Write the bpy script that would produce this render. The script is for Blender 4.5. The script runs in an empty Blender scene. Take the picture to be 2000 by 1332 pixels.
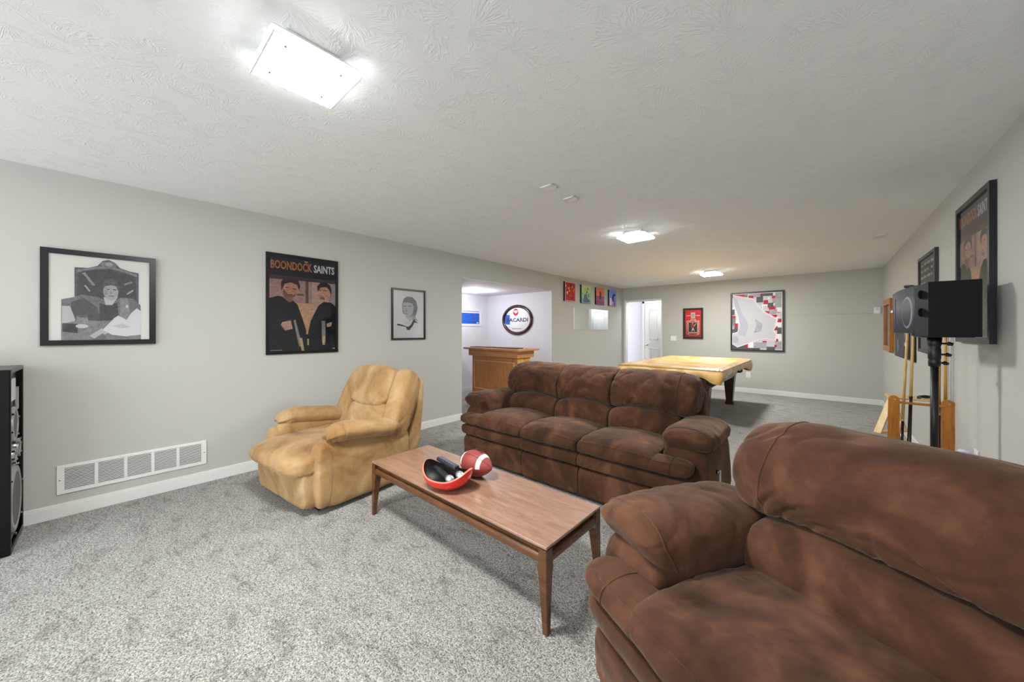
import bpy, bmesh, math, random
from mathutils import Vector, Matrix, noise

R = math.radians
random.seed(7)
scene = bpy.context.scene
col = scene.collection

# ------------------------------------------------------------------ camera, world, exposure
cam_d = bpy.data.cameras.new('camera')
cam = bpy.data.objects.new('camera', cam_d)
col.objects.link(cam)
cam.location = (0, 0, 1.3136)
cam.rotation_euler = (R(90), 0, R(41.44))
cam_d.sensor_width = 36
cam_d.lens = 692.42 / 2000 * 36
cam_d.shift_y = -19.33 / 2000
cam_d.clip_start = .02
scene.camera = cam

world = bpy.data.worlds.new('world')
scene.world = world
world.use_nodes = True
world.node_tree.nodes['Background'].inputs[0].default_value = (.93, .97, 1, 1)
world.node_tree.nodes['Background'].inputs[1].default_value = 1.55

vs = scene.view_settings
vs.view_transform = 'Standard'
vs.look = 'None'
vs.gamma = 1
vs.use_curve_mapping = False
scene.cycles.max_bounces = 6
scene.cycles.adaptive_threshold = .03
scene.cycles.diffuse_bounces = 4
scene.cycles.glossy_bounces = 3
scene.cycles.transmission_bounces = 2
vs.exposure = 1.27

PLATE_W = 82.0      # radiance of the lit glass plates
BULB_W = 0.38       # bulbs between plate and ceiling
BAR_W = 14.0
HALL_FILL_W = 10.0  # glow of the added hall fill lamp
LAMPS = [(-1.595, .528), (-1.61, 3.945), (-1.595, 7.46)]

XL, XR, YB, YF, H = -4.044, .7655, 9.017, -2.4, 2.44

# ------------------------------------------------------------------ materials
def lin(c):
    return tuple(((v / 255) / 12.92 if v / 255 <= .04045 else ((v / 255 + .055) / 1.055) ** 2.4) for v in c)

_m = {}
def mat(name, rgb=(200, 200, 200), rough=.6, metal=0, spec=.5, emit=0, coat=0):
    if name in _m: return _m[name]
    m = bpy.data.materials.new(name); m.use_nodes = True
    b = m.node_tree.nodes['Principled BSDF']
    b.inputs['Base Color'].default_value = (*lin(rgb), 1)
    b.inputs['Roughness'].default_value = rough
    b.inputs['Metallic'].default_value = metal
    b.inputs['Specular IOR Level'].default_value = spec
    b.inputs['Coat Weight'].default_value = coat
    if emit:
        b.inputs['Emission Color'].default_value = (1, 1, 1, 1)
        b.inputs['Emission Strength'].default_value = emit
    _m[name] = m
    return m

class NT:
    def __init__(s, m): s.t = m.node_tree; s.b = s.t.nodes['Principled BSDF']
    def n(s, typ, **kw):
        nd = s.t.nodes.new(typ)
        for k, v in kw.items():
            if k in nd.inputs: nd.inputs[k].default_value = v
            else: setattr(nd, k, v)
        return nd
    def l(s, a, b): s.t.links.new(a, b)
    def coords(s, scale=(1, 1, 1), rot=(0, 0, 0)):
        tc = s.n('ShaderNodeTexCoord'); mp = s.n('ShaderNodeMapping')
        mp.inputs['Scale'].default_value = scale; mp.inputs['Rotation'].default_value = rot
        s.l(tc.outputs['Object'], mp.inputs['Vector']); return mp.outputs['Vector']
    def noise(s, vec, scale, detail=3, rough=.55, dist=0):
        nd = s.n('ShaderNodeTexNoise', Scale=scale, Detail=detail, Roughness=rough, Distortion=dist)
        s.l(vec, nd.inputs['Vector']); return nd.outputs['Fac']
    def ramp(s, fac, stops):
        r = s.n('ShaderNodeValToRGB')
        e = r.color_ramp.elements
        while len(e) < len(stops): e.new(.5)
        for i, (p, c) in enumerate(stops):
            e[i].position = p; e[i].color = (*c, 1) if len(c) == 3 else c
        s.l(fac, r.inputs[0]); return r.outputs[0]
    def mix(s, a, b, fac, mode='MIX'):
        m = s.n('ShaderNodeMix', data_type='RGBA', blend_type=mode)
        for sock, v in ((m.inputs[6], a), (m.inputs[7], b), (m.inputs[0], fac)):
            if isinstance(v, (float, int)): sock.default_value = v
            elif isinstance(v, tuple): sock.default_value = (*v, 1)
            else: s.l(v, sock)
        return m.outputs[2]
    def math(s, op, a, b=0.0):
        m = s.n('ShaderNodeMath', operation=op)
        for i, v in enumerate((a, b)):
            if isinstance(v, (float, int)): m.inputs[i].default_value = v
            else: s.l(v, m.inputs[i])
        return m.outputs[0]
    def bump(s, h, strength=.3, dist=.01):
        b = s.n('ShaderNodeBump', Strength=strength, Distance=dist)
        s.l(h, b.inputs['Height']); s.l(b.outputs[0], s.b.inputs['Normal'])

def ink(rgb):
    nm = 'ink_%02x%02x%02x' % tuple(rgb)
    if nm in _m: return _m[nm]
    m = mat(nm, rgb, .55, spec=.3)
    if sum(rgb) > 560: return m
    t = NT(m)                       # slight printed grain
    n1 = t.noise(t.coords((1, 1, 1)), 26, 4, .7, 1.5)
    c = lin(rgb)
    t.l(t.ramp(n1, [(.3, tuple(v * .72 for v in c)), (.7, tuple(min(.9, v * 1.3 + .01) for v in c))]), t.b.inputs['Base Color'])
    return m

def suede(name, dark, mid, light, sheen=.35, tint=(1, .8, .65)):
    m = mat(name, mid, .92, spec=.15); t = NT(m)
    v = t.coords()
    n1 = t.noise(v, 2.7, 3, .5, 1.2); n2 = t.noise(v, 16, 3, .6, .8); n3 = t.noise(v, 130, 2, .6)
    f = t.math('ADD', t.math('MULTIPLY', n1, .78), t.math('MULTIPLY', n2, .17))
    f = t.math('ADD', f, t.math('MULTIPLY', n3, .05))
    c = t.ramp(f, [(.30, lin(dark)), (.49, lin(mid)), (.68, lin(light))])
    t.l(c, t.b.inputs['Base Color'])
    t.b.inputs['Sheen Weight'].default_value = sheen
    t.b.inputs['Sheen Roughness'].default_value = .45
    t.b.inputs['Sheen Tint'].default_value = (*tint, 1)
    w = t.noise(t.coords((1, 1, 1)), 9, 1.5, .5, .9)
    t.bump(t.math('ADD', t.math('MULTIPLY', w, 1.0), t.math('MULTIPLY', n3, .04)), .22, .03)
    return m

def wood(name, c1, c2, scale=(1, 12, 12), rough=.4, coat=0, spec=.4, ns=4):
    m = mat(name, c1, rough, coat=coat, spec=spec); t = NT(m)
    v = t.coords(scale)
    n1 = t.noise(v, ns, 5, .6, .6); n2 = t.noise(v, ns * 9, 3, .6)
    f = t.math('ADD', t.math('MULTIPLY', n1, .7), t.math('MULTIPLY', n2, .3))
    t.l(t.ramp(f, [(.36, lin(c2)), (.62, lin(c1))]), t.b.inputs['Base Color'])
    return m

BROWN = suede('brown_suede', (47, 29, 21), (76, 49, 36), (112, 76, 55), .20)
TAN = suede('tan_suede', (136, 98, 58), (172, 138, 95), (196, 168, 130), .2, (1, .9, .8))
WALL = mat('grey_wall_paint', (193, 193, 187), .75, spec=.25)
t = NT(WALL); t.bump(t.noise(t.coords(), 160, 2), .06, .003)
BARWALL = mat('pale_wall_paint', (222, 221, 226), .75, spec=.25)
HALLWALL = mat('hall_wall_paint', (214, 213, 222), .75, spec=.25)
WHITE = mat('white_trim_paint', (233, 233, 230), .4)
WHITEP = mat('white_plastic', (236, 236, 236), .35)
BLACKP = mat('black_plastic', (12, 12, 13), .45)
BLACKM = mat('black_satin_frame', (10, 10, 13), .34)
CHROME = mat('chrome', (200, 200, 205), .18, 1)
DARKGAP = mat('dark_shadow_gap', (12, 11, 10), .9)
MIRROR = mat('mirror_silver', (235, 238, 238), .015, 1)

def ceiling_mat(name='stippled_ceiling_paint', rgb=(238, 239, 238), strength=.45):
    m = mat(name, rgb, .8, spec=.2); t = NT(m)
    v = t.coords()
    wob = t.n('ShaderNodeTexNoise', Scale=5.0, Detail=2.0)
    t.l(v, wob.inputs['Vector'])
    vadd = t.n('ShaderNodeVectorMath', operation='MULTIPLY_ADD')
    vadd.inputs[1].default_value = (.10, .10, 0); t.l(wob.outputs['Color'], vadd.inputs[0]); t.l(v, vadd.inputs[2])
    hs = []
    for sc_, off, k in ((5.0, 0.0, 15.0), (6.4, 3.3, 13.0)):
        sh = t.n('ShaderNodeVectorMath', operation='ADD'); sh.inputs[1].default_value = (off, off * 1.7, 0)
        t.l(vadd.outputs[0], sh.inputs[0])
        vo = t.n('ShaderNodeTexVoronoi', Scale=sc_, voronoi_dimensions='2D'); t.l(sh.outputs[0], vo.inputs['Vector'])
        d = t.n('ShaderNodeVectorMath', operation='SUBTRACT')
        t.l(sh.outputs[0], d.inputs[0]); t.l(vo.outputs['Position'], d.inputs[1])
        sx = t.n('ShaderNodeSeparateXYZ'); t.l(d.outputs[0], sx.inputs[0])
        ang = t.math('ARCTAN2', sx.outputs[1], sx.outputs[0])
        cv = t.n('ShaderNodeCombineXYZ')
        wn = t.n('ShaderNodeTexWhiteNoise', noise_dimensions='3D'); t.l(vo.outputs['Position'], wn.inputs['Vector'])
        fan = t.math('COSINE', t.math('ADD', ang, t.math('MULTIPLY', wn.outputs['Value'], 6.283)))
        t.l(t.math('MULTIPLY', ang, k), cv.inputs[0])
        t.l(t.math('MULTIPLY', vo.outputs['Distance'], 5.0), cv.inputs[1])
        t.l(vo.outputs['Color'], cv.inputs[2])
        nz = t.n('ShaderNodeTexNoise', Scale=1.0, Detail=2.0, Roughness=.5); t.l(cv.outputs[0], nz.inputs['Vector'])
        st = t.ramp(nz.outputs['Fac'], [(.47, (0, 0, 0)), (.62, (1, 1, 1))])
        fm = t.ramp(t.math('ADD', fan, t.math('MULTIPLY', t.noise(v, 20, 2), 1.2)), [(.30, (.12, .12, .12)), (.9, (1, 1, 1))])
        hs.append(t.mix(st, fm, 1.0, 'MULTIPLY'))
    patch = t.ramp(t.noise(v, 3.2, 2), [(.42, (0, 0, 0)), (.6, (1, 1, 1))])
    h = t.mix(hs[0], hs[1], patch)
    t.bump(h, strength, .003)
    return m
CEIL = ceiling_mat()

def carpet_mat():
    m = mat('grey_carpet', (170, 168, 163), .97, spec=.05); t = NT(m)
    v = t.coords()
    n1 = t.noise(v, 150, 3, .75); n2 = t.noise(v, 60, 2, .6)
    f = t.math('ADD', t.math('MULTIPLY', n1, .75), t.math('MULTIPLY', n2, .25))
    base = t.ramp(f, [(.37, lin((58, 55, 51))), (.47, lin((148, 146, 141))), (.58, lin((214, 213, 208)))])
    big = t.noise(t.coords((1.0, 1.9, 1), (0, 0, R(35))), 6.0, 6, .72, .5)
    pat = t.ramp(big, [(.35, (.60, .585, .565)), (.46, (.90, .895, .885)), (.58, (1, 1, 1))])
    t.l(t.mix(base, pat, 1.0, 'MULTIPLY'), t.b.inputs['Base Color'])
    t.bump(f, .9, .012)
    t.b.inputs['Sheen Weight'].default_value = .15
    return m
CARPET = carpet_mat()

TABLE_TOP = wood('walnut_top_with_sheen', (168, 133, 112), (136, 100, 80), (1.2, 9, 9), .3, .7, .5)  # sheen put into the base colour, paler and pinker than the frame
TABLE_WOOD = wood('walnut_table_frame', (108, 70, 42), (72, 44, 25), (1.5, 9, 9), .3, .2)
OAK = wood('oak_bar_wood', (196, 135, 82), (170, 108, 58), (9, 9, 1.0), .38, .15)
OAKL = wood('oak_bar_edge', (206, 150, 98), (184, 124, 74), (1, 9, 9), .35, .2)
OAKE = wood('oak_bar_end_grain', (222, 176, 96), (190, 134, 58), (9, 5, 1.0), .35, .2)
RACKW = wood('honey_rack_wood', (190, 122, 44), (150, 88, 24), (12, 12, 1.3), .32, .2)
PALEW = wood('pale_maple', (222, 186, 118), (198, 156, 84), (10, 10, 1), .35, .2)
TRIW = wood('ash_triangle_wood', (226, 200, 150), (204, 172, 116), (6, 6, 2), .4)
DARKW = wood('dark_cue_butt', (52, 26, 22), (24, 12, 12), (9, 9, 2), .25, .3)
MAHOG = wood('mahogany_rim', (66, 34, 40), (40, 20, 26), (3, 3, 3), .22, .4)
CABW = wood('pool_cabinet_wood', (84, 52, 38), (54, 32, 24), (1.5, 8, 8), .35, .2)

def vinyl_mat():
    m = mat('tan_vinyl_cover', (216, 178, 116), .34, spec=.5, coat=.25); t = NT(m)
    n1 = t.noise(t.coords(), 2.2, 4, .6, .6)
    t.l(t.ramp(n1, [(.35, lin((196, 146, 72))), (.5, lin((216, 178, 112))), (.68, lin((230, 208, 166)))]), t.b.inputs['Base Color'])
    t.bump(t.noise(t.coords((1, 2.5, 1)), 7, 3, .5, .8), .35, .02)
    return m
VINYL = vinyl_mat()

def pane_mat():
    m = bpy.data.materials.new('picture_glass'); m.use_nodes = True
    nt = m.node_tree; nt.nodes.clear()
    o = nt.nodes.new('ShaderNodeOutputMaterial'); mx = nt.nodes.new('ShaderNodeMixShader')
    tr = nt.nodes.new('ShaderNodeBsdfTransparent'); gl = nt.nodes.new('ShaderNodeBsdfGlossy')
    gl.inputs['Roughness'].default_value = .04
    fr = nt.nodes.new('ShaderNodeFresnel'); fr.inputs[0].default_value = 1.55
    nt.links.new(fr.outputs[0], mx.inputs[0]); nt.links.new(tr.outputs[0], mx.inputs[1])
    nt.links.new(gl.outputs[0], mx.inputs[2]); nt.links.new(mx.outputs[0], o.inputs[0])
    return m
PANE = pane_mat()

# ------------------------------------------------------------------ mesh helpers
def mesh_obj(name, verts, faces, m, parent=None, smooth=False, loc=None, mats=None, fm=None):
    me = bpy.data.meshes.new(name)
    me.from_pydata([tuple(v) for v in verts], [], faces)
    for mm in (mats or [m]): me.materials.append(mm)
    if fm:
        for p, i in zip(me.polygons, fm): p.material_index = i
    if smooth: me.polygons.foreach_set('use_smooth', [True] * len(me.polygons))
    me.update()
    o = bpy.data.objects.new(name, me); col.objects.link(o)
    if parent: o.parent = parent
    if loc: o.location = loc
    return o

class MB:
    """collects boxes, cylinders and outlines into one mesh"""
    def __init__(s): s.v = []; s.f = []; s.sm = []; s.mi = []; s.cur = 0
    def add(s, v, f, smooth=False):
        b = len(s.v); s.v += [Vector(p) for p in v]
        s.f += [[i + b for i in q] for q in f]; s.sm += [smooth] * len(f); s.mi += [s.cur] * len(f)
        return s
    def bm(s, bm, smooth=False):
        bm.verts.index_update()
        s.add([v.co.copy() for v in bm.verts], [[v.index for v in f.verts] for f in bm.faces], smooth); bm.free(); return s
    def box(s, x0, x1, y0, y1, z0, z1, bev=0, mtx=None, seg=2):
        bm = bmesh.new(); bmesh.ops.create_cube(bm, size=1)
        for v in bm.verts:
            v.co = Vector((x0 + (v.co.x + .5) * (x1 - x0), y0 + (v.co.y + .5) * (y1 - y0), z0 + (v.co.z + .5) * (z1 - z0)))
        if bev: bmesh.ops.bevel(bm, geom=bm.edges[:], offset=bev, segments=seg, affect='EDGES', profile=.5)
        if mtx: bmesh.ops.transform(bm, matrix=mtx, verts=bm.verts[:])
        return s.bm(bm)
    def tube(s, pts, rad, n=12, cap=True):
        """rings of given radius along a path"""
        pts = [Vector(p) for p in pts]
        if isinstance(rad, (int, float)): rad = [rad] * len(pts)
        vs_, fs = [], []
        up = None
        for i, p in enumerate(pts):
            d = (pts[min(i + 1, len(pts) - 1)] - pts[max(i - 1, 0)])
            if d.length < 1e-9: d = Vector((0, 0, 1))
            d.normalize()
            if up is None:
                a = d.orthogonal().normalized()
            else:
                a = (up - d * up.dot(d))
                a = a.normalized() if a.length > 1e-6 else d.orthogonal().normalized()
            up = a; b = d.cross(a)
            for k in range(n):
                an = 2 * math.pi * k / n
                vs_.append(p + (a * math.cos(an) + b * math.sin(an)) * rad[i])
        for i in range(len(pts) - 1):
            for k in range(n):
                fs.append([i * n + k, i * n + (k + 1) % n, (i + 1) * n + (k + 1) % n, (i + 1) * n + k])
        s.add(vs_, fs, True)
        if cap:
            b = len(s.v) - len(vs_)
            s.f += [[b + k for k in range(n)][::-1], [b + (len(pts) - 1) * n + k for k in range(n)]]
            s.sm += [False, False]; s.mi += [s.cur, s.cur]
        return s
    def lathe(s, prof, n=28, mtx=None):
        """(r, z) profile spun round z"""
        vs_, fs = [], []
        for r, z in prof:
            for k in range(n):
                a = 2 * math.pi * k / n; vs_.append(Vector((r * math.cos(a), r * math.sin(a), z)))
        for i in range(len(prof) - 1):
            for k in range(n):
                fs.append([i * n + k, i * n + (k + 1) % n, (i + 1) * n + (k + 1) % n, (i + 1) * n + k])
        if mtx: vs_ = [mtx @ v for v in vs_]
        return s.add(vs_, fs, True)
    def prism(s, poly, y0, y1, mtx=None):
        """x-z outline extruded in y"""
        n = len(poly)
        vs_ = [Vector((x, y0, z)) for x, z in poly] + [Vector((x, y1, z)) for x, z in poly]
        if mtx: vs_ = [mtx @ v for v in vs_]
        fs = [list(range(n)), list(range(2 * n - 1, n - 1, -1))]
        fs += [[i, i + n, (i + 1) % n + n, (i + 1) % n] for i in range(n)]
        return s.add(vs_, fs)
    def build(s, name, m, parent=None, loc=None, rot=None, smooth=None):
        o = mesh_obj(name, s.v, s.f, m if not isinstance(m, list) else m[0], parent, loc=loc,
                     mats=m if isinstance(m, list) else None, fm=s.mi if isinstance(m, list) else None)
        o.data.polygons.foreach_set('use_smooth', s.sm if smooth is None else [smooth] * len(s.sm))
        bm = bmesh.new(); bm.from_mesh(o.data); bmesh.ops.recalc_face_normals(bm, faces=bm.faces[:]); bm.to_mesh(o.data); bm.free()
        if rot: o.rotation_euler = rot
        return o

def thing(name, label, cat, loc=(0, 0, 0), rz=0, group=None):
    o = bpy.data.objects.new(name, None); col.objects.link(o)
    o.location = loc; o.rotation_euler = (0, 0, rz)
    o.empty_display_size = .1
    o['label'] = label; o['category'] = cat
    if group: o['group'] = group
    return o
def tag(o, label, cat, group=None):
    o['label'] = label; o['category'] = cat
    if group: o['group'] = group
    return o
def struct(o):
    o['kind'] = 'structure'; return o

def spline(pts, n):
    """closed Catmull-Rom through 2-D points"""
    out = []; k = len(pts); per = max(2, n // k)
    for i in range(k):
        p0, p1, p2, p3 = (pts[(i + j - 1) % k] for j in range(4))
        for q in range(per):
            t_ = q / per
            out.append(tuple(.5 * (2 * b + (c - a) * t_ + (2 * a - 5 * b + 4 * c - d) * t_ * t_ + (3 * b - a - 3 * c + d) * t_ ** 3)
                             for a, b, c, d in zip(p0, p1, p2, p3)))
    return out

def wrinkle(p, seed, amp):
    q = Vector((p.x * 4 + seed * 3.1, p.y * 4 - seed * 1.7, p.z * 4 + seed))
    a = noise.noise(q) * 1.0
    r = 1 - abs(noise.noise(Vector((p.x * 5 + p.z * 3 + seed, p.y * 9, p.z * 7 - p.x * 3 + seed * 2.3))))
    return amp * (a * .9 + (r ** 6) * -.9)

def loft(name, prof, x0, x1, m, parent, pw=4.0, axis='x', n=48, nx=28, warp=None, amp=.004, seed=0, smin=.0, centre=None, creases=None, rings=(), rails=()):
    """soft upholstered block: closed 2-D section swept along an axis, rounded off at both ends;
    rings / rails: where welted seams run round the section or along the length"""
    pr = spline(prof, n); k = len(pr)
    pl, pr2 = pw if isinstance(pw, tuple) else (pw, pw)
    cy, cz = centre or (sum(p[0] for p in pr) / k, sum(p[1] for p in pr) / k)
    vs_, fs, ts = [], [], []
    for i in range(nx + 1):
        t_ = .999 * math.sin(math.pi / 2 * (2 * i / nx - 1)); ts.append(t_)
        p_ = pl if t_ < 0 else pr2
        s_ = max(smin, (1 - abs(t_) ** p_) ** (1 / p_))
        x = (x0 + x1) / 2 + t_ * (x1 - x0) / 2
        for (y, z) in pr:
            q = [x, cy + (y - cy) * s_, cz + (z - cz) * s_]
            if axis == 'y': q = [cy + (y - cy) * s_, x, cz + (z - cz) * s_]
            v = Vector(q)
            if warp: v = Vector(warp(v, t_))
            vs_.append(v)
    for i in range(nx):
        for j in range(k):
            fs.append([i * k + j, i * k + (j + 1) % k, (i + 1) * k + (j + 1) % k, (i + 1) * k + j])
    fs += [list(range(k)), list(range(nx * k + k - 1, nx * k - 1, -1))]
    o = soft(name, vs_, fs, m, parent, amp, seed, creases)
    V = [v.co.copy() for v in o.data.vertices]
    for xv in rings:
        t0 = (2 * xv - x0 - x1) / (x1 - x0); i = min(range(nx + 1), key=lambda q: abs(ts[q] - t0))
        pts = [V[i * k + j] for j in range(k)]
        MB().tube(pts + pts[:1], .0038, 6, False).build('welt_seam', m, o)
    for (yv, zv, a, b_) in rails:
        j = min(range(k), key=lambda q: (pr[q][0] - yv) ** 2 + (pr[q][1] - zv) ** 2)
        pts = [V[i * k + j] for i in range(nx + 1) if a <= ts[i] <= b_]
        MB().tube(pts, .0035, 6).build('welt_seam', m, o)
    return o

def soft(name, vs_, fs, m, parent, amp, seed, creases=None):
    bm = bmesh.new()
    bv = [bm.verts.new(v) for v in vs_]
    for f in fs: bm.faces.new([bv[i] for i in f])
    bmesh.ops.recalc_face_normals(bm, faces=bm.faces[:]); bm.normal_update()
    if amp or creases:
        mv = []
        for v in bm.verts:
            d = wrinkle(v.co, seed, amp)
            if creases: d -= creases(v.co)
            mv.append((v, v.normal.copy() * d))
        for v, d in mv: v.co += d
    me = bpy.data.meshes.new(name); bm.to_mesh(me); bm.free()
    me.materials.append(m); me.polygons.foreach_set('use_smooth', [True] * len(me.polygons))
    o = bpy.data.objects.new(name, me); col.objects.link(o); o.parent = parent
    return o

def crease_fn(segs, ok=lambda c: True, ax=(0, 2)):
    """folds: list of (a0, b0, a1, b1, depth, width) in the plane of two axes"""
    def f(c):
        if not ok(c): return 0
        d = 0; pa, pb = c[ax[0]], c[ax[1]]
        for a0, b0, a1, b1, dep, wd in segs:
            ux, uy = a1 - a0, b1 - b0; L2 = ux * ux + uy * uy
            t_ = max(0, min(1, ((pa - a0) * ux + (pb - b0) * uy) / L2))
            bow = .012 * math.sin(math.pi * t_)
            qx, qy = a0 + ux * t_ - uy * bow / math.sqrt(L2), b0 + uy * t_ + ux * bow / math.sqrt(L2)
            r2 = ((pa - qx) ** 2 + (pb - qy) ** 2) / (wd * wd)
            if r2 < 9:
                g = math.exp(-r2) - .45 * math.exp(-(math.sqrt(r2) - 1.7) ** 2 * 1.6)
                d += dep * g * (.25 + .75 * math.sin(math.pi * min(1, t_ * .8 + .15)))
        return d
    return f

def pillow(name, c, h, m, parent, k=4.0, n=16, warp=None, amp=.004, seed=0):
    """superellipsoid cushion"""
    bm = bmesh.new(); bmesh.ops.create_cube(bm, size=2)
    bmesh.ops.subdivide_edges(bm, edges=bm.edges[:], cuts=n, use_grid_fill=True)
    kk = k if isinstance(k, tuple) else (k, k, k)
    K = max(kk)
    vs_ = []
    for v in bm.verts:
        p = v.co
        p = Vector([math.sin(a * math.pi / 4) / math.sin(math.pi / 4) for a in p])
        L = (abs(p.x) ** K + abs(p.y) ** K + abs(p.z) ** K) ** (1 / K)
        q = p / L
        v.co = Vector((c[0] + q.x * h[0], c[1] + q.y * h[1], c[2] + q.z * h[2]))
        if warp: v.co = Vector(warp(v.co.copy(), q))
    bm.verts.index_update()
    vv = [v.co.copy() for v in bm.verts]; ff = [[v.index for v in f.verts] for f in bm.faces]
    bm.free()
    return soft(name, vv, ff, m, parent, amp, seed)

def text_mesh(txt, w, h):
    cu = bpy.data.curves.new('lettering', 'FONT'); cu.body = txt
    cu.offset = .03; cu.resolution_u = 2
    ob = bpy.data.objects.new('lettering', cu); col.objects.link(ob)
    bpy.context.view_layer.update()
    me = bpy.data.meshes.new_from_object(ob.evaluated_get(bpy.context.evaluated_depsgraph_get()))
    bpy.data.objects.remove(ob); 
    xs = [v.co.x for v in me.vertices]; ys = [v.co.y for v in me.vertices]
    ax, bx, ay, by = min(xs), max(xs), min(ys), max(ys)
    v = [((q.co.x - ax) / (bx - ax) * w, (q.co.y - ay) / (by - ay) * h) for q in me.vertices]
    f = [list(p.vertices) for p in me.polygons]
    bpy.data.meshes.remove(me)
    return v, f

# ------------------------------------------------------------------ room shell
def slab(name, boxes, m, bev=0):
    b = MB()
    for q in boxes: b.box(*q, bev)
    return struct(b.build(name, m))

WT = .12
XB, YBAR0, YBAR1, HB = -5.86, 2.2, 5.785, 2.115   # bar room
OY0, OY1, OZ = 3.454, 5.773, 2.112                # opening in the left wall
DX0, DX1, DZ = -3.99, -3.02, 2.12                 # doorway in the back wall
slab('floor', [(XB - .2, XR + .2, YF - .2, YB + 1.4, -.1, 0)], CARPET)
slab('ceiling', [(XL - WT, XR + WT, YF - WT, YB + WT, H, H + .1)], CEIL)
slab('wall_left', [(XL - WT, XL, YF - WT, OY0, 0, H), (XL - WT, XL, OY0, OY1, OZ, H), (XL - WT, XL, OY1, YB, 0, H)], WALL)
slab('wall_back', [(XL - WT, DX0, YB, YB + WT, 0, H), (DX0, DX1, YB, YB + WT, DZ, H), (DX1, XR + WT, YB, YB + WT, 0, H)], WALL)
slab('wall_right', [(XR, XR + WT, YF - WT, YB, 0, H)], WALL)
# bar room
slab('ceiling_bar', [(XB - WT, XL - WT, YBAR0, YBAR1, HB, HB + .08)], ceiling_mat('bar_ceiling_paint', (222, 220, 222), .3))
slab('wall_bar_end', [(XB - WT, XB, YBAR0, YBAR1, 0, HB)], BARWALL)
slab('wall_bar_far', [(XB - WT, XL - WT, YBAR1, YBAR1 + WT, 0, HB + .08)], BARWALL)
slab('wall_bar_near', [(XB - WT, XL - WT, YBAR0 - WT, YBAR0, 0, HB + .08)], BARWALL)
# white lining of the bar opening
slab('trim_1', [(XL - WT, XL - .002, OY1 - .012, OY1, 0, OZ), (XL - WT, XL - .002, OY0, OY1, OZ - .008, OZ)], BARWALL)
# hall behind the back doorway
HY = 9.62
slab('wall_hall_end', [(-5.2, -1.4, HY, HY + WT, 0, H)], HALLWALL)
slab('wall_hall_left', [(-5.3, -5.2, YB + WT, HY + WT, 0, H)], HALLWALL)
slab('wall_hall_right', [(-1.4, -1.3, YB + WT, HY + WT, 0, H)], HALLWALL)
slab('ceiling_hall', [(-5.3, -1.3, YB + WT, HY + WT, H, H + .08)], HALLWALL)
# baseboards
def baseboard(name, segs, side):
    b = MB()
    for (a, c) in segs:
        if side == 'L': b.box(XL, XL + .014, a, c, 0, .085, .003).box(XL, XL + .009, a, c, .085, .098, .003)
        if side == 'R': b.box(XR - .014, XR, a, c, 0, .085, .003).box(XR - .009, XR, a, c, .085, .098, .003)
        if side == 'B': b.box(a, c, YB - .014, YB, 0, .085, .003).box(a, c, YB - .009, YB, .085, .098, .003)
        if side == 'E': b.box(XB, XB + .014, a, c, 0, .095, .003)
        if side == 'M': b.box(a, c, YBAR1 - .014, YBAR1, 0, .095, .003)
    return struct(b.build(name, WHITE))
baseboard('baseboard_left', [(YF, OY0), (OY1, YB)], 'L')
baseboard('baseboard_right', [(YF, 4.40), (4.74, YB)], 'R')
baseboard('baseboard_back', [(DX1 + .06, XR)], 'B')
baseboard('baseboard_bar_end', [(YBAR0, YBAR1)], 'E')
baseboard('baseboard_bar_far', [(XB, XL - WT)], 'M')
# white casing round the back doorway (left jamb, head)
b = MB()
b.box(DX0, DX0 + .05, YB - .012, YB + WT, 0, DZ, .004).box(DX0 + .05, DX1 - .02, YB - .006, YB + WT, DZ - .045, DZ, .004)
b.box(DX1 - .02, DX1, YB - .004, YB + WT, 0, DZ, .004)
struct(b.build('trim_2', WHITE))
# fluted white casing on the right wall, behind the cue rack
b = MB()
for y0_, wd, dp_ in ((4.43, .018, .012), (4.47, .06, .006), (4.55, .016, .012), (4.60, .07, .008)): b.box(XR - dp_, XR, y0_, y0_ + wd, 0, 1.62, .003)
struct(b.build('trim_3', mat('casing_paint', (208, 208, 205), .5)))
# hall door
d = bpy.data.objects.new('door_1', None); col.objects.link(d); d.location = (-3.66, HY - .002, 0); struct(d)
MB().box(0, .80, -.035, 0, .01, 2.05, .003).build('door_leaf', WHITE, d)
for x0, z0, x1, z1 in ((.13, 1.09, .36, 1.90), (.44, 1.09, .67, 1.90), (.13, .18, .36, .86), (.44, .18, .67, .86)):
    pb = MB()
    for q in ((x0, x1, z0, z0 + .03), (x0, x1, z1 - .03, z1), (x0, x0 + .03, z0, z1), (x1 - .03, x1, z0, z1)):
        pb.box(q[0], q[1], -.045, -.03, q[2], q[3], .006)
    pb.build('door_panel', WHITE, d)
MB().lathe([(0, 0), (.026, 0), (.026, .008), (.01, .012), (.01, .035), (.026, .045), (.03, .06), (.022, .075), (0, .078)], 20,
           Matrix.Translation((.07, -.035, .95)) @ Matrix.Rotation(R(90), 4, 'X')).build('door_knob', CHROME, d)
b = MB(); b.box(-.075, -.01, -.03, 0, 0, 2.12, .005).box(-.075, .88, -.03, 0, 2.06, 2.13, .005)
b.build('door_casing', WHITE, d)

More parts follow.
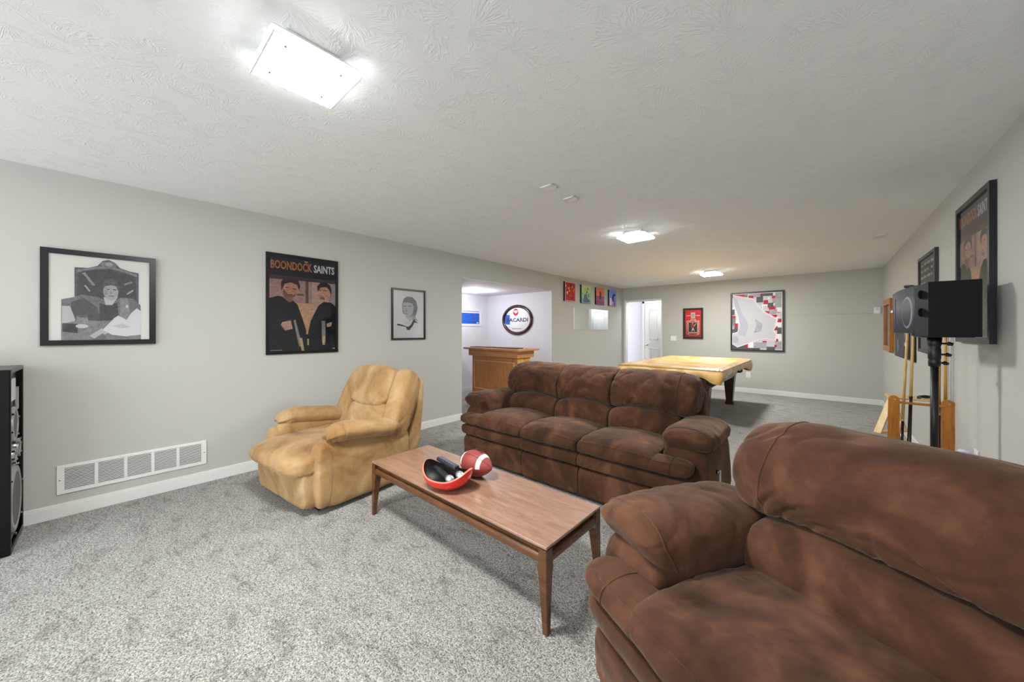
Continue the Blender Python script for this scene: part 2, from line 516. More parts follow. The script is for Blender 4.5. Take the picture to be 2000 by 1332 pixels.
# ------------------------------------------------------------------ ceiling fixtures
def emis(name, s, c=(1, .99, .97)):
    m = bpy.data.materials.new(name); m.use_nodes = True
    b_ = m.node_tree.nodes['Principled BSDF']
    b_.inputs['Base Color'].default_value = (.85, .88, .9, 1); b_.inputs['Roughness'].default_value = .2
    b_.inputs['Emission Color'].default_value = (*c, 1); b_.inputs['Emission Strength'].default_value = s
    return m
GLOW = emis('lit_frosted_glass', PLATE_W)
RIM = mat('clear_glass_rim', (225, 232, 236), .1)
FROST = mat('frosted_glass', (232, 238, 240), .35)
def lamp(x, y, label):
    o = thing('ceiling_light', label, 'ceiling light', (x, y, H), 0, 'square ceiling lights')
    MB().box(-.10, .10, -.10, .10, -.020, 0, .005).build('mounting_pan', WHITEP, o)
    MB().box(-.150, .150, -.150, .150, -.0515, -.048, .001).build('light_block_sheet', WHITEP, o)  # added opaque sheet, limits how much lamp light reaches the ceiling
    for q in ((-.152, .158, -.158, .152, -.058, -.052), (-.162, .146, -.146, .162, -.072, -.066)):
        g_ = MB().box(*q, .001); zl = q[4] + .0005
        g_.mi = [1 if all(g_.v[i].z < zl for i in f) else 0 for f in g_.f]
        g_.build('glass_plate', [FROST, GLOW], o)
    r_ = MB()
    for q in ((-.168, .152, -.152, -.146), (-.168, .152, .162, .168), (-.168, -.162, -.146, .162), (.146, .152, -.146, .162)):
        r_.box(q[0], q[1], q[2], q[3], -.073, -.064, .001)
    r_.build('glass_rim', RIM, o)
    for sx in (-1, 1):
        for sy in (-1, 1):
            MB().tube([(sx * .1, sy * .1, -.077), (sx * .1, sy * .1, -.018)], .005, 8).build('clip_post', CHROME, o)
    MB().lathe([(0, -.05), (.016, -.05), (.02, -.042), (.02, -.0), (0, -.0)], 14, Matrix.Translation((.02, .165, 0))).build('lamp_holder', WHITEP, o)
    L = bpy.data.lights.new('bulb', 'POINT'); L.energy = BULB_W; L.shadow_soft_size = .010; L.color = (1, .985, .96)
    lo = bpy.data.objects.new('bulb', L); col.objects.link(lo); lo.parent = o; lo.location = (0, 0, -.036)
lamp(*LAMPS[0], 'large square frosted glass ceiling light nearest, above the carpet at upper left')
lamp(*LAMPS[1], 'middle square ceiling light, above the brown sofa')
lamp(*LAMPS[2], 'farthest and smallest square ceiling light, above the pool table')
# bar room dome
o = thing('dome_light', 'small round ceiling light glowing in the bar room', 'ceiling light', (-5.18, 4.77, HB))
MB().lathe([(0, -.05), (.05, -.045), (.085, -.028), (.1, 0)], 24).build('glass_dome', emis('bar_dome_glow', BAR_W, (.96, .96, 1)), o)
MB().lathe([(.1, 0), (.115, -.012), (.12, 0)], 24).build('metal_ring', WHITEP, o)
L = bpy.data.lights.new('bar_bulb', 'POINT'); L.energy = 9; L.shadow_soft_size = .1; L.color = (.95, .95, 1)
lo = bpy.data.objects.new('bar_bulb', L); col.objects.link(lo); lo.parent = o; lo.location = (0, 0, -.18)
# added lamp out of view, stands in for daylight in the hall
o = thing('hall_fill_light', 'added unseen fill light brightening the hall beyond the white doorway', 'ceiling light', (-3.0, 9.38, H))
MB().lathe([(0, -.06), (.06, -.05), (.1, -.03), (.12, 0)], 24).build('glass_dome', emis('hall_fill_glow', HALL_FILL_W, (.95, .97, 1)), o)
L = bpy.data.lights.new('hall_fill_bulb', 'POINT'); L.energy = 7; L.shadow_soft_size = .1; L.color = (.95, .97, 1)
lo = bpy.data.objects.new('hall_fill_bulb', L); col.objects.link(lo); lo.parent = o; lo.location = (0, 0, -.2)

# ------------------------------------------------------------------ brown recliner sofa and matching chair
def recliner_set(name, label, cat, loc, rz, half, tw, aw, seats, seed=0, res=1.0):
    """half: half seat width between arms; tw: cushion wing end; aw: outer arm; seats: seam positions"""
    o = thing(name, label, cat, loc, rz)
    nS = len(seats) - 1
    N = lambda k: int(k * res)
    for i in range(nS):
        a, c = seats[i], seats[i + 1]
        first, last = i == 0, i == nS - 1
        sd = seed + i * 5
        L_, R_ = (-tw if first else a), (tw if last else c)
        ends = (8 if first else 22, 8 if last else 22)
        loft('front_panel', [(0, .03), (-.012, .08), (-.02, .16), (-.008, .235), (.05, .25), (.13, .24), (.13, .03)], L_ + (.022 if first else .002), R_ - (.022 if last else .002), BROWN, o, ends, nx=N(28), amp=.003, seed=sd)
        loft('leg_rest', [(.005, .258), (-.034, .27), (-.046, .315), (-.028, .352), (.06, .36), (.2, .36), (.2, .255), (.06, .25)], L_ + (.008 if first else .001), R_ - (.008 if last else .001), BROWN, o, ends, nx=N(30), amp=.0035, seed=sd + 1)
        def crown(v, t_, a=a, c=c):
            u = max(-1, min(1, (2 * v.x - a - c) / (c - a)))
            k = max(0, 1 - u * u) ** .8
            z = v.z + (.040 * k * max(0, min(1, (v.z - .37) / .1)) * (1 if v.y > .0 else max(.25, 1 + v.y * 12)))
            return (v.x, v.y - .008 * k, z)
        w_ = c - a
        cf = crease_fn([(a + w_ * .12, .10, a + w_ * .30, .22, .005, .012), (a + w_ * .85, .05, a + w_ * .70, .20, .006, .012), (a + w_ * .35, .02, a + w_ * .42, .16, .004, .010),
                        (a + w_ * .62, .46, a + w_ * .30, .40, .005, .016), (a + w_ * .20, .34, a + w_ * .10, .46, .005, .014)], lambda q: q.z > .42, (0, 1))
        loft('seat_cushion', [(-.022, .372), (-.06, .395), (-.052, .437), (.0, .462), (.10, .478), (.30, .48), (.5, .462), (.66, .44), (.66, .365), (.3, .36), (.06, .362)], a + .003, c - .003, BROWN, o, 16, n=N(66), nx=N(44), warp=crown, amp=.006, seed=sd + 2, creases=cf, rails=[(-.035, .45, -.97, .97)])
        for sgn, on in ((-1, first), (1, last)):
            if on:
                e = sgn * half; w0, w1 = sorted((e - sgn * .05, sgn * (tw + .01)))
                loft('cushion_wing', [(-.02, .372), (-.06, .395), (-.053, .436), (-.005, .462), (.07, .468), (.125, .445), (.13, .40), (.09, .37)], w0, w1, BROWN, o, (3.4, 30) if sgn < 0 else (30, 3.4), nx=N(30), amp=.004, seed=sd + 3, rings=[e + sgn * .10], rails=[(-.035, .45, -.25, .97) if sgn < 0 else (-.035, .45, -.97, .25)])
        def arch(v, t_, a=a, c=c):
            u = max(-1, min(1, (2 * v.x - a - c) / (c - a)))
            f = max(0, min(1, (v.z - .5) / .12))
            return (v.x, v.y - .012 * (1 - u * u), v.z + f * (.04 * (1 - u * u) - .014))
        loft('lumbar_pad', [(.50, .43), (.475, .50), (.485, .57), (.53, .625), (.62, .635), (.72, .60), (.72, .44), (.6, .41)], a + .003, c - .003, BROWN, o, 14, n=N(48), nx=N(32), warp=arch, amp=.005, seed=sd + 4)
        ea = a - (.115 if first else -.002); ec = c + (.115 if last else -.002)
        def roll(v, t_, a=a, c=c):
            u = max(-1, min(1, (2 * v.x - a - c) / (c - a)))
            lowf = max(0, min(1, (.72 - v.z) / .12))
            return (v.x, v.y, v.z + lowf * .036 * (1 - u * u) * (1 if v.y < .7 else 0) + .008 * (1 - u ** 4))
        W_ = ec - ea; X = lambda u: ea + W_ * u
        fl = i % 2 == 1
        U = (lambda u: X(1 - u)) if fl else X
        cf = crease_fn([(U(.17), .655, U(.27), .765, .010, .010), (U(.23), .65, U(.36), .745, .009, .010), (U(.32), .655, U(.47), .72, .007, .009), (U(.56), .66, U(.53), .83, .007, .010),
                        (U(.74), .66, U(.60), .76, .008, .011), (U(.88), .66, U(.76), .80, .009, .012), (U(.66), .90, U(.80), .80, .006, .012), (U(.12), .90, U(.24), .94, .006, .010), (U(.40), .86, U(.50), .93, .004, .012)], lambda q: q.y < .78)
        rg = ([a + .035] if first else []) + ([c - .035] if last and nS > 1 else [])
        loft('head_pillow', [(.585, .625), (.535, .655), (.515, .73), (.54, .82), (.61, .905), (.70, .955), (.79, .962), (.88, .92), (.915, .84), (.90, .72), (.80, .64), (.68, .605)], ea, ec, BROWN, o, (5 if first else 16, 5 if last else 16), n=N(96), nx=N(64), warp=roll, amp=.008, seed=sd + 6, creases=cf, rings=rg)
    bx = half + .115
    loft('back_shell', [(.70, .06), (.68, .4), (.76, .7), (.82, .84), (.90, .86), (.925, .74), (.93, .4), (.91, .06)], -bx - .005, bx + .005, BROWN, o, 12, amp=.003, seed=seed + 40)
    for sgn in (-1, 1):
        xi, xo = sgn * (half - .005), sgn * aw
        xm = (xi + xo) / 2
        def bulge(v, t_, sgn=sgn):
            return (v.x + sgn * .02 * math.sin(max(0, min(1, v.z / .5)) * math.pi), v.y, v.z)
        x0, x1 = sorted((xi, sgn * (aw - .035)))
        loft('arm_panel', [(x0, .035), (x0, .3), (x0 + .01, .50), ((x0 + x1) / 2, .54), (x1 - .01, .50), (x1, .3), (x1, .035), ((x0 + x1) / 2, .03)], .09, .80 if nS == 1 else .86, BROWN, o, 8, axis='y', nx=N(28), warp=bulge, amp=.004, seed=seed + 50 + sgn)
        w = (aw - half) / 2 + .014
        def droop(v, t_, xm=xm, sgn=sgn, w=w):
            f = max(0, -.25 - t_) / .75
            low = max(0, min(1, (.60 - v.z) / .12))
            return (v.x + (xm - v.x) * .12 * f * f, v.y + low * .085 * f, v.z - .008 * f * f - .010 * (t_ + 1) - .004)
        I_ = -sgn   # inner side of the pad hangs down to the seat
        sec = [(xm + I_ * w, .555), (xm + I_ * w * .88, .625), (xm + I_ * w * .45, .668), (xm - I_ * w * .35, .672), (xm - I_ * w * .85, .635), (xm - I_ * w * 1.02, .575), (xm - I_ * w * .85, .525), (xm - I_ * w * .3, .505), (xm + I_ * w * .4, .47), (xm + I_ * w * .92, .47)]
        cf = crease_fn([(xm - .05, .16, xm + .02, .24, .006, .012), (xm + .04, .30, xm - .04, .42, .005, .014), (xm - .02, .50, xm + .06, .56, .006, .012), (xm + .03, .10, xm + .05, .20, .005, .010)], lambda q: q.z > .56, (0, 1))
        loft('arm_pad', sec, .065, .74, BROWN, o, (6.5, 6), axis='y', n=N(60), nx=N(40), warp=droop, amp=.007, seed=seed + 60 + sgn, creases=cf, rings=[.135])
    pl = MB().tube([(aw - .012, .28, .36), (aw + .012, .28, .36)], .012, 10)
    pl.box(aw + .004, aw + .014, .262, .298, .27, .375, .004)
    pl.build('recline_lever', CHROME, o)
    for sx in (-1, 1):
        for y in (.12, .84):
            MB().box(sx * (aw - .16) - .03, sx * (aw - .16) + .03, y - .03, y + .03, 0, .05, .004).build('foot', BLACKP, o)
    return o
recliner_set('recliner_sofa', 'brown suede three-seat recliner sofa behind the coffee table', 'sofa', (-1.74, 2.435, 0), 0,
             .88, 1.10, 1.20, [-.88, -.287, .287, .88], 0)
recliner_set('recliner_chair', 'big brown suede recliner in the near right corner, cut off by the frame', 'recliner', (-.173, .957, 0), R(-27),
             .312, .552, .650, [-.312, .312], 100, 1.8)

# ------------------------------------------------------------------ tan recliner
def tan_recliner():
    o = thing('tan_recliner', 'tan suede recliner armchair with padded head cushion beside the left wall', 'recliner', (-3.10, .93, 0), R(6))
    # footrest panel and chaise seat
    loft('footrest_panel', [(-.07, .05), (-.085, .12), (-.095, .22), (-.09, .32), (-.03, .34), (.03, .33), (.04, .06)], -.42, .385, TAN, o, 9, amp=.004, seed=1)
    def chaise(v, t_):
        return (v.x, v.y, v.z + .018 * (1 - t_ * t_) * (1 if v.z > .36 else 0))
    loft('seat_pad', [(-.10, .285), (-.165, .30), (-.195, .345), (-.165, .395), (-.06, .425), (.12, .44), (.32, .445), (.56, .43), (.58, .34), (.3, .32), (.0, .32), (-.05, .30)], -.405, .395, TAN, o, 6, nx=36, warp=chaise, amp=.008, seed=2)
    loft('seat_base', [(.0, .05), (.0, .3), (.1, .33), (.66, .33), (.7, .2), (.68, .05)], -.33, .33, TAN, o, 12, amp=.002, seed=3)
    for sgn in (-1, 1):
        x0, x1 = sorted((sgn * .325, sgn * .445))
        loft('side_panel', [(x0, .05), (x0, .25), (x0, .47), ((x0 + x1) / 2, .515), (x1, .47), (x1 + .008 * sgn, .25), (x1, .05)], .03, .78, TAN, o, 8, axis='y', amp=.005, seed=4 + sgn,
             warp=lambda v, t_: (v.x, v.y, v.z - .036 * t_ * max(0, min(1, (v.z - .2) / .25))))
        pillow('arm_front', (sgn * .392, .035, .275), (.07, .055, .23), TAN, o, 4, 12, amp=.005, seed=7 + sgn)
        def adroop(v, t_, sgn=sgn):
            f = max(0, -.45 - t_) / .55
            return (v.x + sgn * .01, v.y - .02 * f * (1 if v.z > .52 else -1), v.z + .022 - .05 * f * f - .042 * t_)
        xm = sgn * .40; w = .112
        loft('arm_pad', [(xm - w, .525), (xm - w * .7, .578), (xm, .598), (xm + w * .7, .578), (xm + w, .525), (xm + w * .7, .468), (xm, .450), (xm - w * .7, .468)], .065, .66, TAN, o, (3.6, 4), axis='y', nx=40, warp=adroop, amp=.007, seed=12 + sgn, rings=[.16])
    # leaning back: (x, n, s) -> chair space
    A = R(23)
    def lean(v, q=None):
        return (v.x, .60 + v.z * math.sin(A) + v.y * math.cos(A), .395 + v.z * math.cos(A) - v.y * math.sin(A))
    def taper(v, q):
        f = max(0, v.z / .62)
        return lean(Vector((v.x * (1.0 - .10 * max(0, f - .55) / .45), v.y, v.z)))
    pillow('backrest', (0, .085, .30), (.435, .085, .322), TAN, o, 5, 22, warp=taper, amp=.005, seed=20)
    pillow('lumbar_pad', (0, .005, .13), (.30, .085, .175), TAN, o, 3.6, 20, warp=lean, amp=.006, seed=21)
    pillow('head_cushion', (-.02, -.012, .43), (.285, .095, .185), TAN, o, 4.4, 60, amp=.006, seed=22,
           warp=lambda v, q: lean(Vector((v.x, v.y + .004 * math.sin(v.x * 230 + 2 * math.sin(v.x * 40)) * max(0, min(1, (-.55 - q.z) * 3)), v.z - .02 * (1 - q.x * q.x) * (1 if q.z < 0 else -.6)))))
    for sgn in (-1, 1):
        def wing(v, q, sgn=sgn):
            g = .0045 * math.sin(v.z * 260 + 3 * math.sin(v.z * 31)) * max(0, sgn * q.x) ** 1.2 * (.5 + .5 * math.sin(v.z * 23))
            f = max(0, v.z / .62)
            return lean(Vector((v.x * (1 - .10 * max(0, f - .5) / .5), v.y + g, v.z)))
        pillow('back_wing', (sgn * .372, .012, .30), (.105, .100, .32), TAN, o, 3.6, 72, warp=wing, amp=.006, seed=24 + sgn)
    loft('back_panel', [(.70, .20), (.80, .45), (.93, .84), (.965, .85), (.955, .6), (.90, .22), (.80, .18)], -.42, .42, TAN, o, 10, amp=.003, seed=30)
    for sx in (-1, 1):
        MB().box(sx * .30 - .03, sx * .30 + .03, .04, .66, 0, .055, .004).build('runner', BLACKP, o)
tan_recliner()

# ------------------------------------------------------------------ coffee table
def coffee_table():
    x0, x1, y0, y1, zt = -2.435, -.897, 1.240, 1.728, .382
    cx, cy = (x0 + x1) / 2, (y0 + y1) / 2; w, dp = (x1 - x0) / 2, (y1 - y0) / 2
    o = thing('coffee_table', 'long walnut coffee table with tapered legs', 'table', (cx, cy, 0))
    MB().box(-w, w, -dp, dp, zt - .014, zt, .003).build('table_top', TABLE_TOP, o)
    for s in (-1, 1):
        yy = s * dp
        f = MB().box(-w + .03, w - .03, min(yy - s * .022, yy - s * .035), max(yy - s * .022, yy - s * .035), zt - .062, zt - .014, .001)
        f.box(-w + .03, w - .03, min(yy - s * .001, yy - s * .03), max(yy - s * .001, yy - s * .03), zt - .088, zt - .046, .014, seg=4)
        f.build('apron_rail', TABLE_WOOD, o)
        xx = s * w
        f = MB().box(min(xx - s * .022, xx - s * .035), max(xx - s * .022, xx - s * .035), -dp + .03, dp - .03, zt - .062, zt - .014, .001)
        f.box(min(xx - s * .001, xx - s * .03), max(xx - s * .001, xx - s * .03), -dp + .03, dp - .03, zt - .088, zt - .046, .014, seg=4)
        f.build('apron_rail', TABLE_WOOD, o)
    for sx in (-1, 1):
        for sy in (-1, 1):
            rings = [(zt - .017, .044), (zt - .07, .044), (zt - .10, .052), (zt - .13, .044), (.12, .032), (0, .024)]
            vs_, fs = [], []
            for z, s in rings:
                ox, oy = sx * w, sy * dp
                if z < .25: ox += sx * (.25 - z) * .012
                e = .003
                q = [(ox - sx * e, oy), (ox - sx * s, oy), (ox - sx * s, oy - sy * s), (ox, oy - sy * s), (ox, oy - sy * e)]
                vs_ += [(a, c, z) for a, c in q]
            for i in range(len(rings) - 1):
                for k in range(5): fs.append([i * 5 + k, i * 5 + (k + 1) % 5, (i + 1) * 5 + (k + 1) % 5, (i + 1) * 5 + k])
            fs += [[0, 1, 2, 3, 4], [25 + k for k in range(5)]]
            MB().add(vs_, fs).build('leg', TABLE_WOOD, o)
    return zt
ZT = coffee_table()

# bowl, microphones, case, football on the table
RED = mat('red_lacquer', (214, 32, 20), .25, coat=.4)
def bowl():
    o = thing('red_bowl', 'glossy red bowl with two pointed ends and a dark inside on the table', 'bowl', (-1.695, 1.338, ZT), R(14))
    def shell(off, name, m):
        vs_, fs = [], []; n, k = 48, 14
        for j in range(k + 1):
            f = j / k
            for i in range(n):
                a = 2 * math.pi * i / n
                c2 = math.cos(a) ** 2
                top = .068 + .062 * c2 ** 1.6
                rx, ry = .165 - off, .120 - off
                ph = f * math.pi / 2
                rr = math.sin(ph) ** .8
                z = off + (top - off * .2) * (1 - math.cos(ph)) ** 1.0
                vs_.append((rx * rr * math.cos(a), ry * rr * math.sin(a), z + .001))
        for j in range(k):
            for i in range(n): fs.append([j * n + i, j * n + (i + 1) % n, (j + 1) * n + (i + 1) % n, (j + 1) * n + i])
        return MB().add(vs_, fs, True), vs_[k * n:]
    a, ra = shell(0, '', None); a.build('outer_shell', RED, o)
    c, rc = shell(.007, '', None); c.build('inner_lining', BLACKP, o)
    n = len(ra)
    MB().add(ra + rc, [[i, (i + 1) % n, n + (i + 1) % n, n + i] for i in range(n)], True).build('rim', mat('bowl_rim', (236, 120, 100), .3), o)
bowl()
def mic(label, head, tail):
    o = thing('microphone', label, 'microphone', head, 0, 'microphones in the bowl')
    h, tl = Vector(head), Vector(tail); d = (tl - h).normalized()
    Mx = d.to_track_quat('Z', 'Y').to_matrix().to_4x4()
    MB().lathe([(0, -.027), (.012, -.024), (.021, -.014), (.0245, 0), (.0245, .008), (.021, .02)], 20, Mx).build('mesh_head', mat('mic_grille', (196, 198, 200), .35, .7), o)
    MB().lathe([(.0215, .019), (.0245, .021), (.0245, .03), (.021, .034)], 20, Mx).build('collar_ring', BLACKP, o)
    MB().lathe([(.0205, .033), (.019, .06), (.016, .12), (.0135, .17), (0, .171)], 20, Mx).build('handle', mat('mic_body', (28, 29, 36), .4), o)
mic('microphone with the silver head lying lowest at the front of the bowl', (-1.622, 1.298, ZT + .074), (-1.785, 1.313, ZT + .096))
mic('microphone with the silver head against the right side of the bowl', (-1.605, 1.360, ZT + .082), (-1.765, 1.386, ZT + .082))
o = MB().box(-.085, .085, -.022, .022, -.012, .012, .008, seg=3).build('remote_control', mat('navy_plastic', (34, 38, 54), .35), None)
o.location = (-1.715, 1.354, ZT + .132); o.rotation_euler = (R(-6), R(8), R(2)); tag(o, 'dark navy remote control lying across the microphones in the bowl', 'remote')
def football():
    o = thing('football', 'red-brown leather football with white stripe next to the bowl', 'football', (-1.685, 1.555, ZT), R(0))
    LEA = mat('football_leather', (150, 62, 58), .5); t = NT(LEA)
    t.bump(t.n('ShaderNodeTexVoronoi', Scale=260.0).outputs['Distance'], .25, .002)
    Mx = Matrix.Translation((0, 0, .083)) @ Matrix.Rotation(R(2), 4, 'Z') @ Matrix.Rotation(R(0), 4, 'Y')
    def prof(x): return .083 * max(0, 1 - (abs(x) / .142) ** 1.75) ** .78
    def strip(x0, x1, off, n=28, k=16):
        vs_, fs = [], []
        for i in range(k + 1):
            x = x0 + (x1 - x0) * i / k
            for j in range(n):
                a = 2 * math.pi * j / n; r = prof(x) + off
                vs_.append(Mx @ Vector((x, r * math.cos(a), r * math.sin(a))))
        for i in range(k):
            for j in range(n): fs.append([i * n + j, i * n + (j + 1) % n, (i + 1) * n + (j + 1) % n, (i + 1) * n + j])
        return MB().add(vs_, fs, True)
    strip(-.1415, .1415, 0, 32, 40).build('leather_body', LEA, o)
    W = mat('white_stripe', (232, 226, 220), .5)
    def half(x0, x1):   # stripe over the upper half
        vs_, fs = [], []; n, k = 24, 5
        for i in range(k + 1):
            x = x0 + (x1 - x0) * i / k
            for j in range(n + 1):
                a = R(-5) + R(190) * j / n; r = prof(x) + .0008
                vs_.append(Mx @ Vector((x, r * math.cos(a), r * math.sin(a))))
        for i in range(k):
            for j in range(n): fs.append([i * (n + 1) + j, i * (n + 1) + j + 1, (i + 1) * (n + 1) + j + 1, (i + 1) * (n + 1) + j])
        return MB().add(vs_, fs, True)
    half(.062, .088).build('white_stripe', W, o); half(-.088, -.062).build('white_stripe', W, o)
    for an in (R(35), R(125), R(215), R(305)):
        MB().tube([Mx @ Vector((x, (prof(x) + .0002) * math.cos(an), (prof(x) + .0002) * math.sin(an))) for x in [-.135 + .27 * i / 24 for i in range(25)]], .0013, 6).build('seam', mat('dark_seam', (74, 26, 26), .7), o)
    lc = MB(); an = R(80)
    for i in range(8):
        x = -.045 + i * .0128; r = prof(x) + .002
        lc.tube([Mx @ Vector((x, r * math.cos(an + s), r * math.sin(an + s))) for s in (-.16, 0, .16)], .0022, 6)
    lc.build('laces', mat('dark_lace', (70, 40, 44), .6), o)
    return o
football()

# ------------------------------------------------------------------ pictures
WALLS = {'L': (R(90), lambda s, z: (XL, s, z)), 'B': (0, lambda s, z: (s, YB, z)), 'R': (R(-90), lambda s, z: (XR, s, z)), 'E': (R(90), lambda s, z: (XB, s, z)), 'M': (0, lambda s, z: (s, YBAR1, z))}
def ell(cx, cy, rx, ry, n=24, a0=0, a1=360):
    return [(cx + rx * math.cos(R(a0 + (a1 - a0) * i / n)), cy + ry * math.sin(R(a0 + (a1 - a0) * i / n))) for i in range(n + (0 if a1 - a0 == 360 else 1))]
def rect(a, b_, c, d_): return [(a, b_), (c, b_), (c, d_), (a, d_)]

def picture(name, label, cat, wall, s, z0, w, h, fw, dep, fmat, bg, figs=(), texts=(), glass=True, group=None, proud=None):
    """s: centre along the wall, z0: bottom. figs: unit-square outlines with colours; texts: (str, x, y, w, h, colour)"""
    rz, at = WALLS[wall]
    o = thing(name, label, cat, at(s, z0), rz, group)
    g = .002
    if fw:
        f = MB()
        x0, x1 = -w / 2, w / 2
        for q in ([(x0, 0), (x1, 0), (x1 - fw, fw), (x0 + fw, fw)], [(x0, h), (x0 + fw, h - fw), (x1 - fw, h - fw), (x1, h)],
                  [(x0, 0), (x0 + fw, fw), (x0 + fw, h - fw), (x0, h)], [(x1, 0), (x1, h), (x1 - fw, h - fw), (x1 - fw, fw)]):
            f.prism(q, -dep, -g)
        f.build('frame', fmat, o)
    yb = -(dep * .45 if fw else dep)
    iw, ih = w - 2 * fw, h - 2 * fw
    if fw: MB().box(-iw / 2, iw / 2, yb, -g, fw, h - fw).build('print', bg, o)
    else:
        MB().box(-iw / 2, iw / 2, yb + .0015, -g, 0, h).build('canvas_block', BLACKP, o)
        MB().box(-iw / 2 + .0, iw / 2, yb, yb + .0015, 0, h).build('print', bg, o)
    if figs or texts:
        F = MB(); mats = []
        for i, (pts, c) in enumerate(figs):
            mm = ink(c) if isinstance(c, tuple) else c
            if mm not in mats: mats.append(mm)
            F.cur = mats.index(mm)
            n = len(pts); y = yb - .0003 - .00012 * i
            F.add([(-iw / 2 + u * iw, y, fw + v * ih) for u, v in pts], [list(range(n))])
        if figs:
            po = F.build('printed_shapes', mats, o); po['kind'] = 'stuff'
        for (tx, u, v, tw_, th, c) in texts:
            tv, tf = text_mesh(tx, tw_ * iw, th * ih)
            MB().add([(-iw / 2 + u * iw + p[0], yb - .0003 - .00012 * len(figs) - .0004, fw + v * ih + p[1]) for p in tv], tf).build('lettering', ink(c), o)
    if glass and fw:
        gy = yb - .006
        mesh_obj('glass_pane', [(-iw / 2, gy, fw), (iw / 2, gy, fw), (iw / 2, gy, h - fw), (-iw / 2, gy, h - fw)], [[0, 1, 2, 3]], PANE, o)
    return o

def scatter(n, x0, y0, x1, y1, cols, smin, smax, seed):
    r_ = random.Random(seed); out = []
    for i in range(n):
        cx, cy = r_.uniform(x0, x1), r_.uniform(y0, y1); a = r_.uniform(0, 6.3); s = r_.uniform(smin, smax)
        k = r_.randint(4, 7)
        pts = []
        for j in range(k):
            th = a + 2 * math.pi * j / k; rr = s * r_.uniform(.5, 1.2)
            pts.append((min(.995, max(.005, cx + rr * math.cos(th) * .7)), min(.995, max(.005, cy + rr * math.sin(th)))))
        out.append((pts, r_.choice(cols)))
    return out

G = lambda v: (min(235, int(v * .92 + 24)), min(235, int(v * .92 + 24)), min(238, int(v * .92 + 27)))
# seated figure drawing (generic)
figs = [(rect(.11, 0, .905, .10), G(118)),
        ([(.23, .44), (.23, .86), (.36, .865), (.45, .90), (.50, .965), (.565, .985), (.63, .955), (.68, .895), (.78, .865), (.88, .85), (.88, .46)], G(96)),
        ([(.25, .50), (.27, .82), (.56, .87), (.84, .80), (.86, .50)], G(74)),
        ([(.25, .80), (.40, .85), (.56, .88), (.72, .85), (.86, .80), (.86, .83), (.72, .875), (.56, .91), (.40, .875), (.25, .83)], G(140)),
        (ell(.565, .925, .085, .04, 16), G(128)), (ell(.565, .928, .04, .026, 12), G(168)),
        ([(.30, .80), (.33, .81), (.43, .66), (.40, .66)], G(150)), ([(.80, .74), (.72, .70), (.73, .68), (.81, .72)], G(148)),
        ([(.32, .65), (.37, .58), (.385, .585), (.335, .66)], G(190)), ([(.82, .64), (.75, .58), (.755, .565), (.82, .615)], G(186)),
        ([(.11, .08), (.11, .475), (.20, .50), (.30, .54), (.46, .52), (.56, .46), (.70, .53), (.82, .52), (.90, .44), (.905, .08)], G(122)),
        ([(.20, .18), (.20, .45), (.32, .50), (.44, .40), (.50, .22)], G(86)), ([(.47, .24), (.47, .45), (.55, .42), (.65, .46), (.67, .24)], G(70)),
        ([(.68, .26), (.68, .52), (.76, .52), (.80, .26)], G(150)), (rect(.74, .40, .765, .435), G(225)),
        ([(.115, .18), (.115, .40), (.19, .40), (.24, .24), (.21, .18)], G(206)),
        ([(.51, .52), (.53, .43), (.60, .43), (.66, .54)], G(205)),
        (ell(.585, .60, .078, .115, 22), G(182)), ([(.505, .62), (.505, .70), (.54, .745), (.60, .755), (.65, .73), (.67, .66), (.66, .60), (.64, .66), (.59, .675), (.53, .66)], G(92)),
        (rect(.535, .615, .57, .628), G(80)), (rect(.605, .615, .64, .628), G(80)), ([(.58, .615), (.60, .57), (.575, .57)], G(150)), (rect(.56, .535, .615, .545), G(110)),
        (ell(.535, .595, .02, .05, 10), G(160)),
        ([(.11, .0), (.11, .19), (.29, .24), (.60, .22), (.905, .10), (.905, 0)], G(140)),
        ([(.12, .10), (.12, .20), (.26, .19), (.26, .08)], G(64)),
        ([(.24, .20), (.25, .285), (.355, .285), (.36, .20), (.30, .18)], G(150)), (ell(.303, .285, .052, .016, 14), G(100)), (ell(.30, .165, .06, .025, 12), G(214)),
        ([(.37, .05), (.49, .14), (.56, .09), (.44, .0)], G(196)), ([(.40, .0), (.50, .08), (.54, .05), (.54, 0)], G(120)),
        ([(.50, .12), (.62, .27), (.66, .30), (.75, .25), (.80, .34), (.86, .40), (.905, .36), (.905, .06), (.74, .04), (.60, .06)], G(228)),
        ([(.60, .17), (.70, .20), (.80, .16), (.70, .14)], G(206))]
picture('drawing_picture', 'grey pencil drawing of a seated figure in a wide black frame', 'picture', 'L', -.039, 1.213, .56, .68, .036, .024, BLACKM, ink((246, 245, 241)), figs)

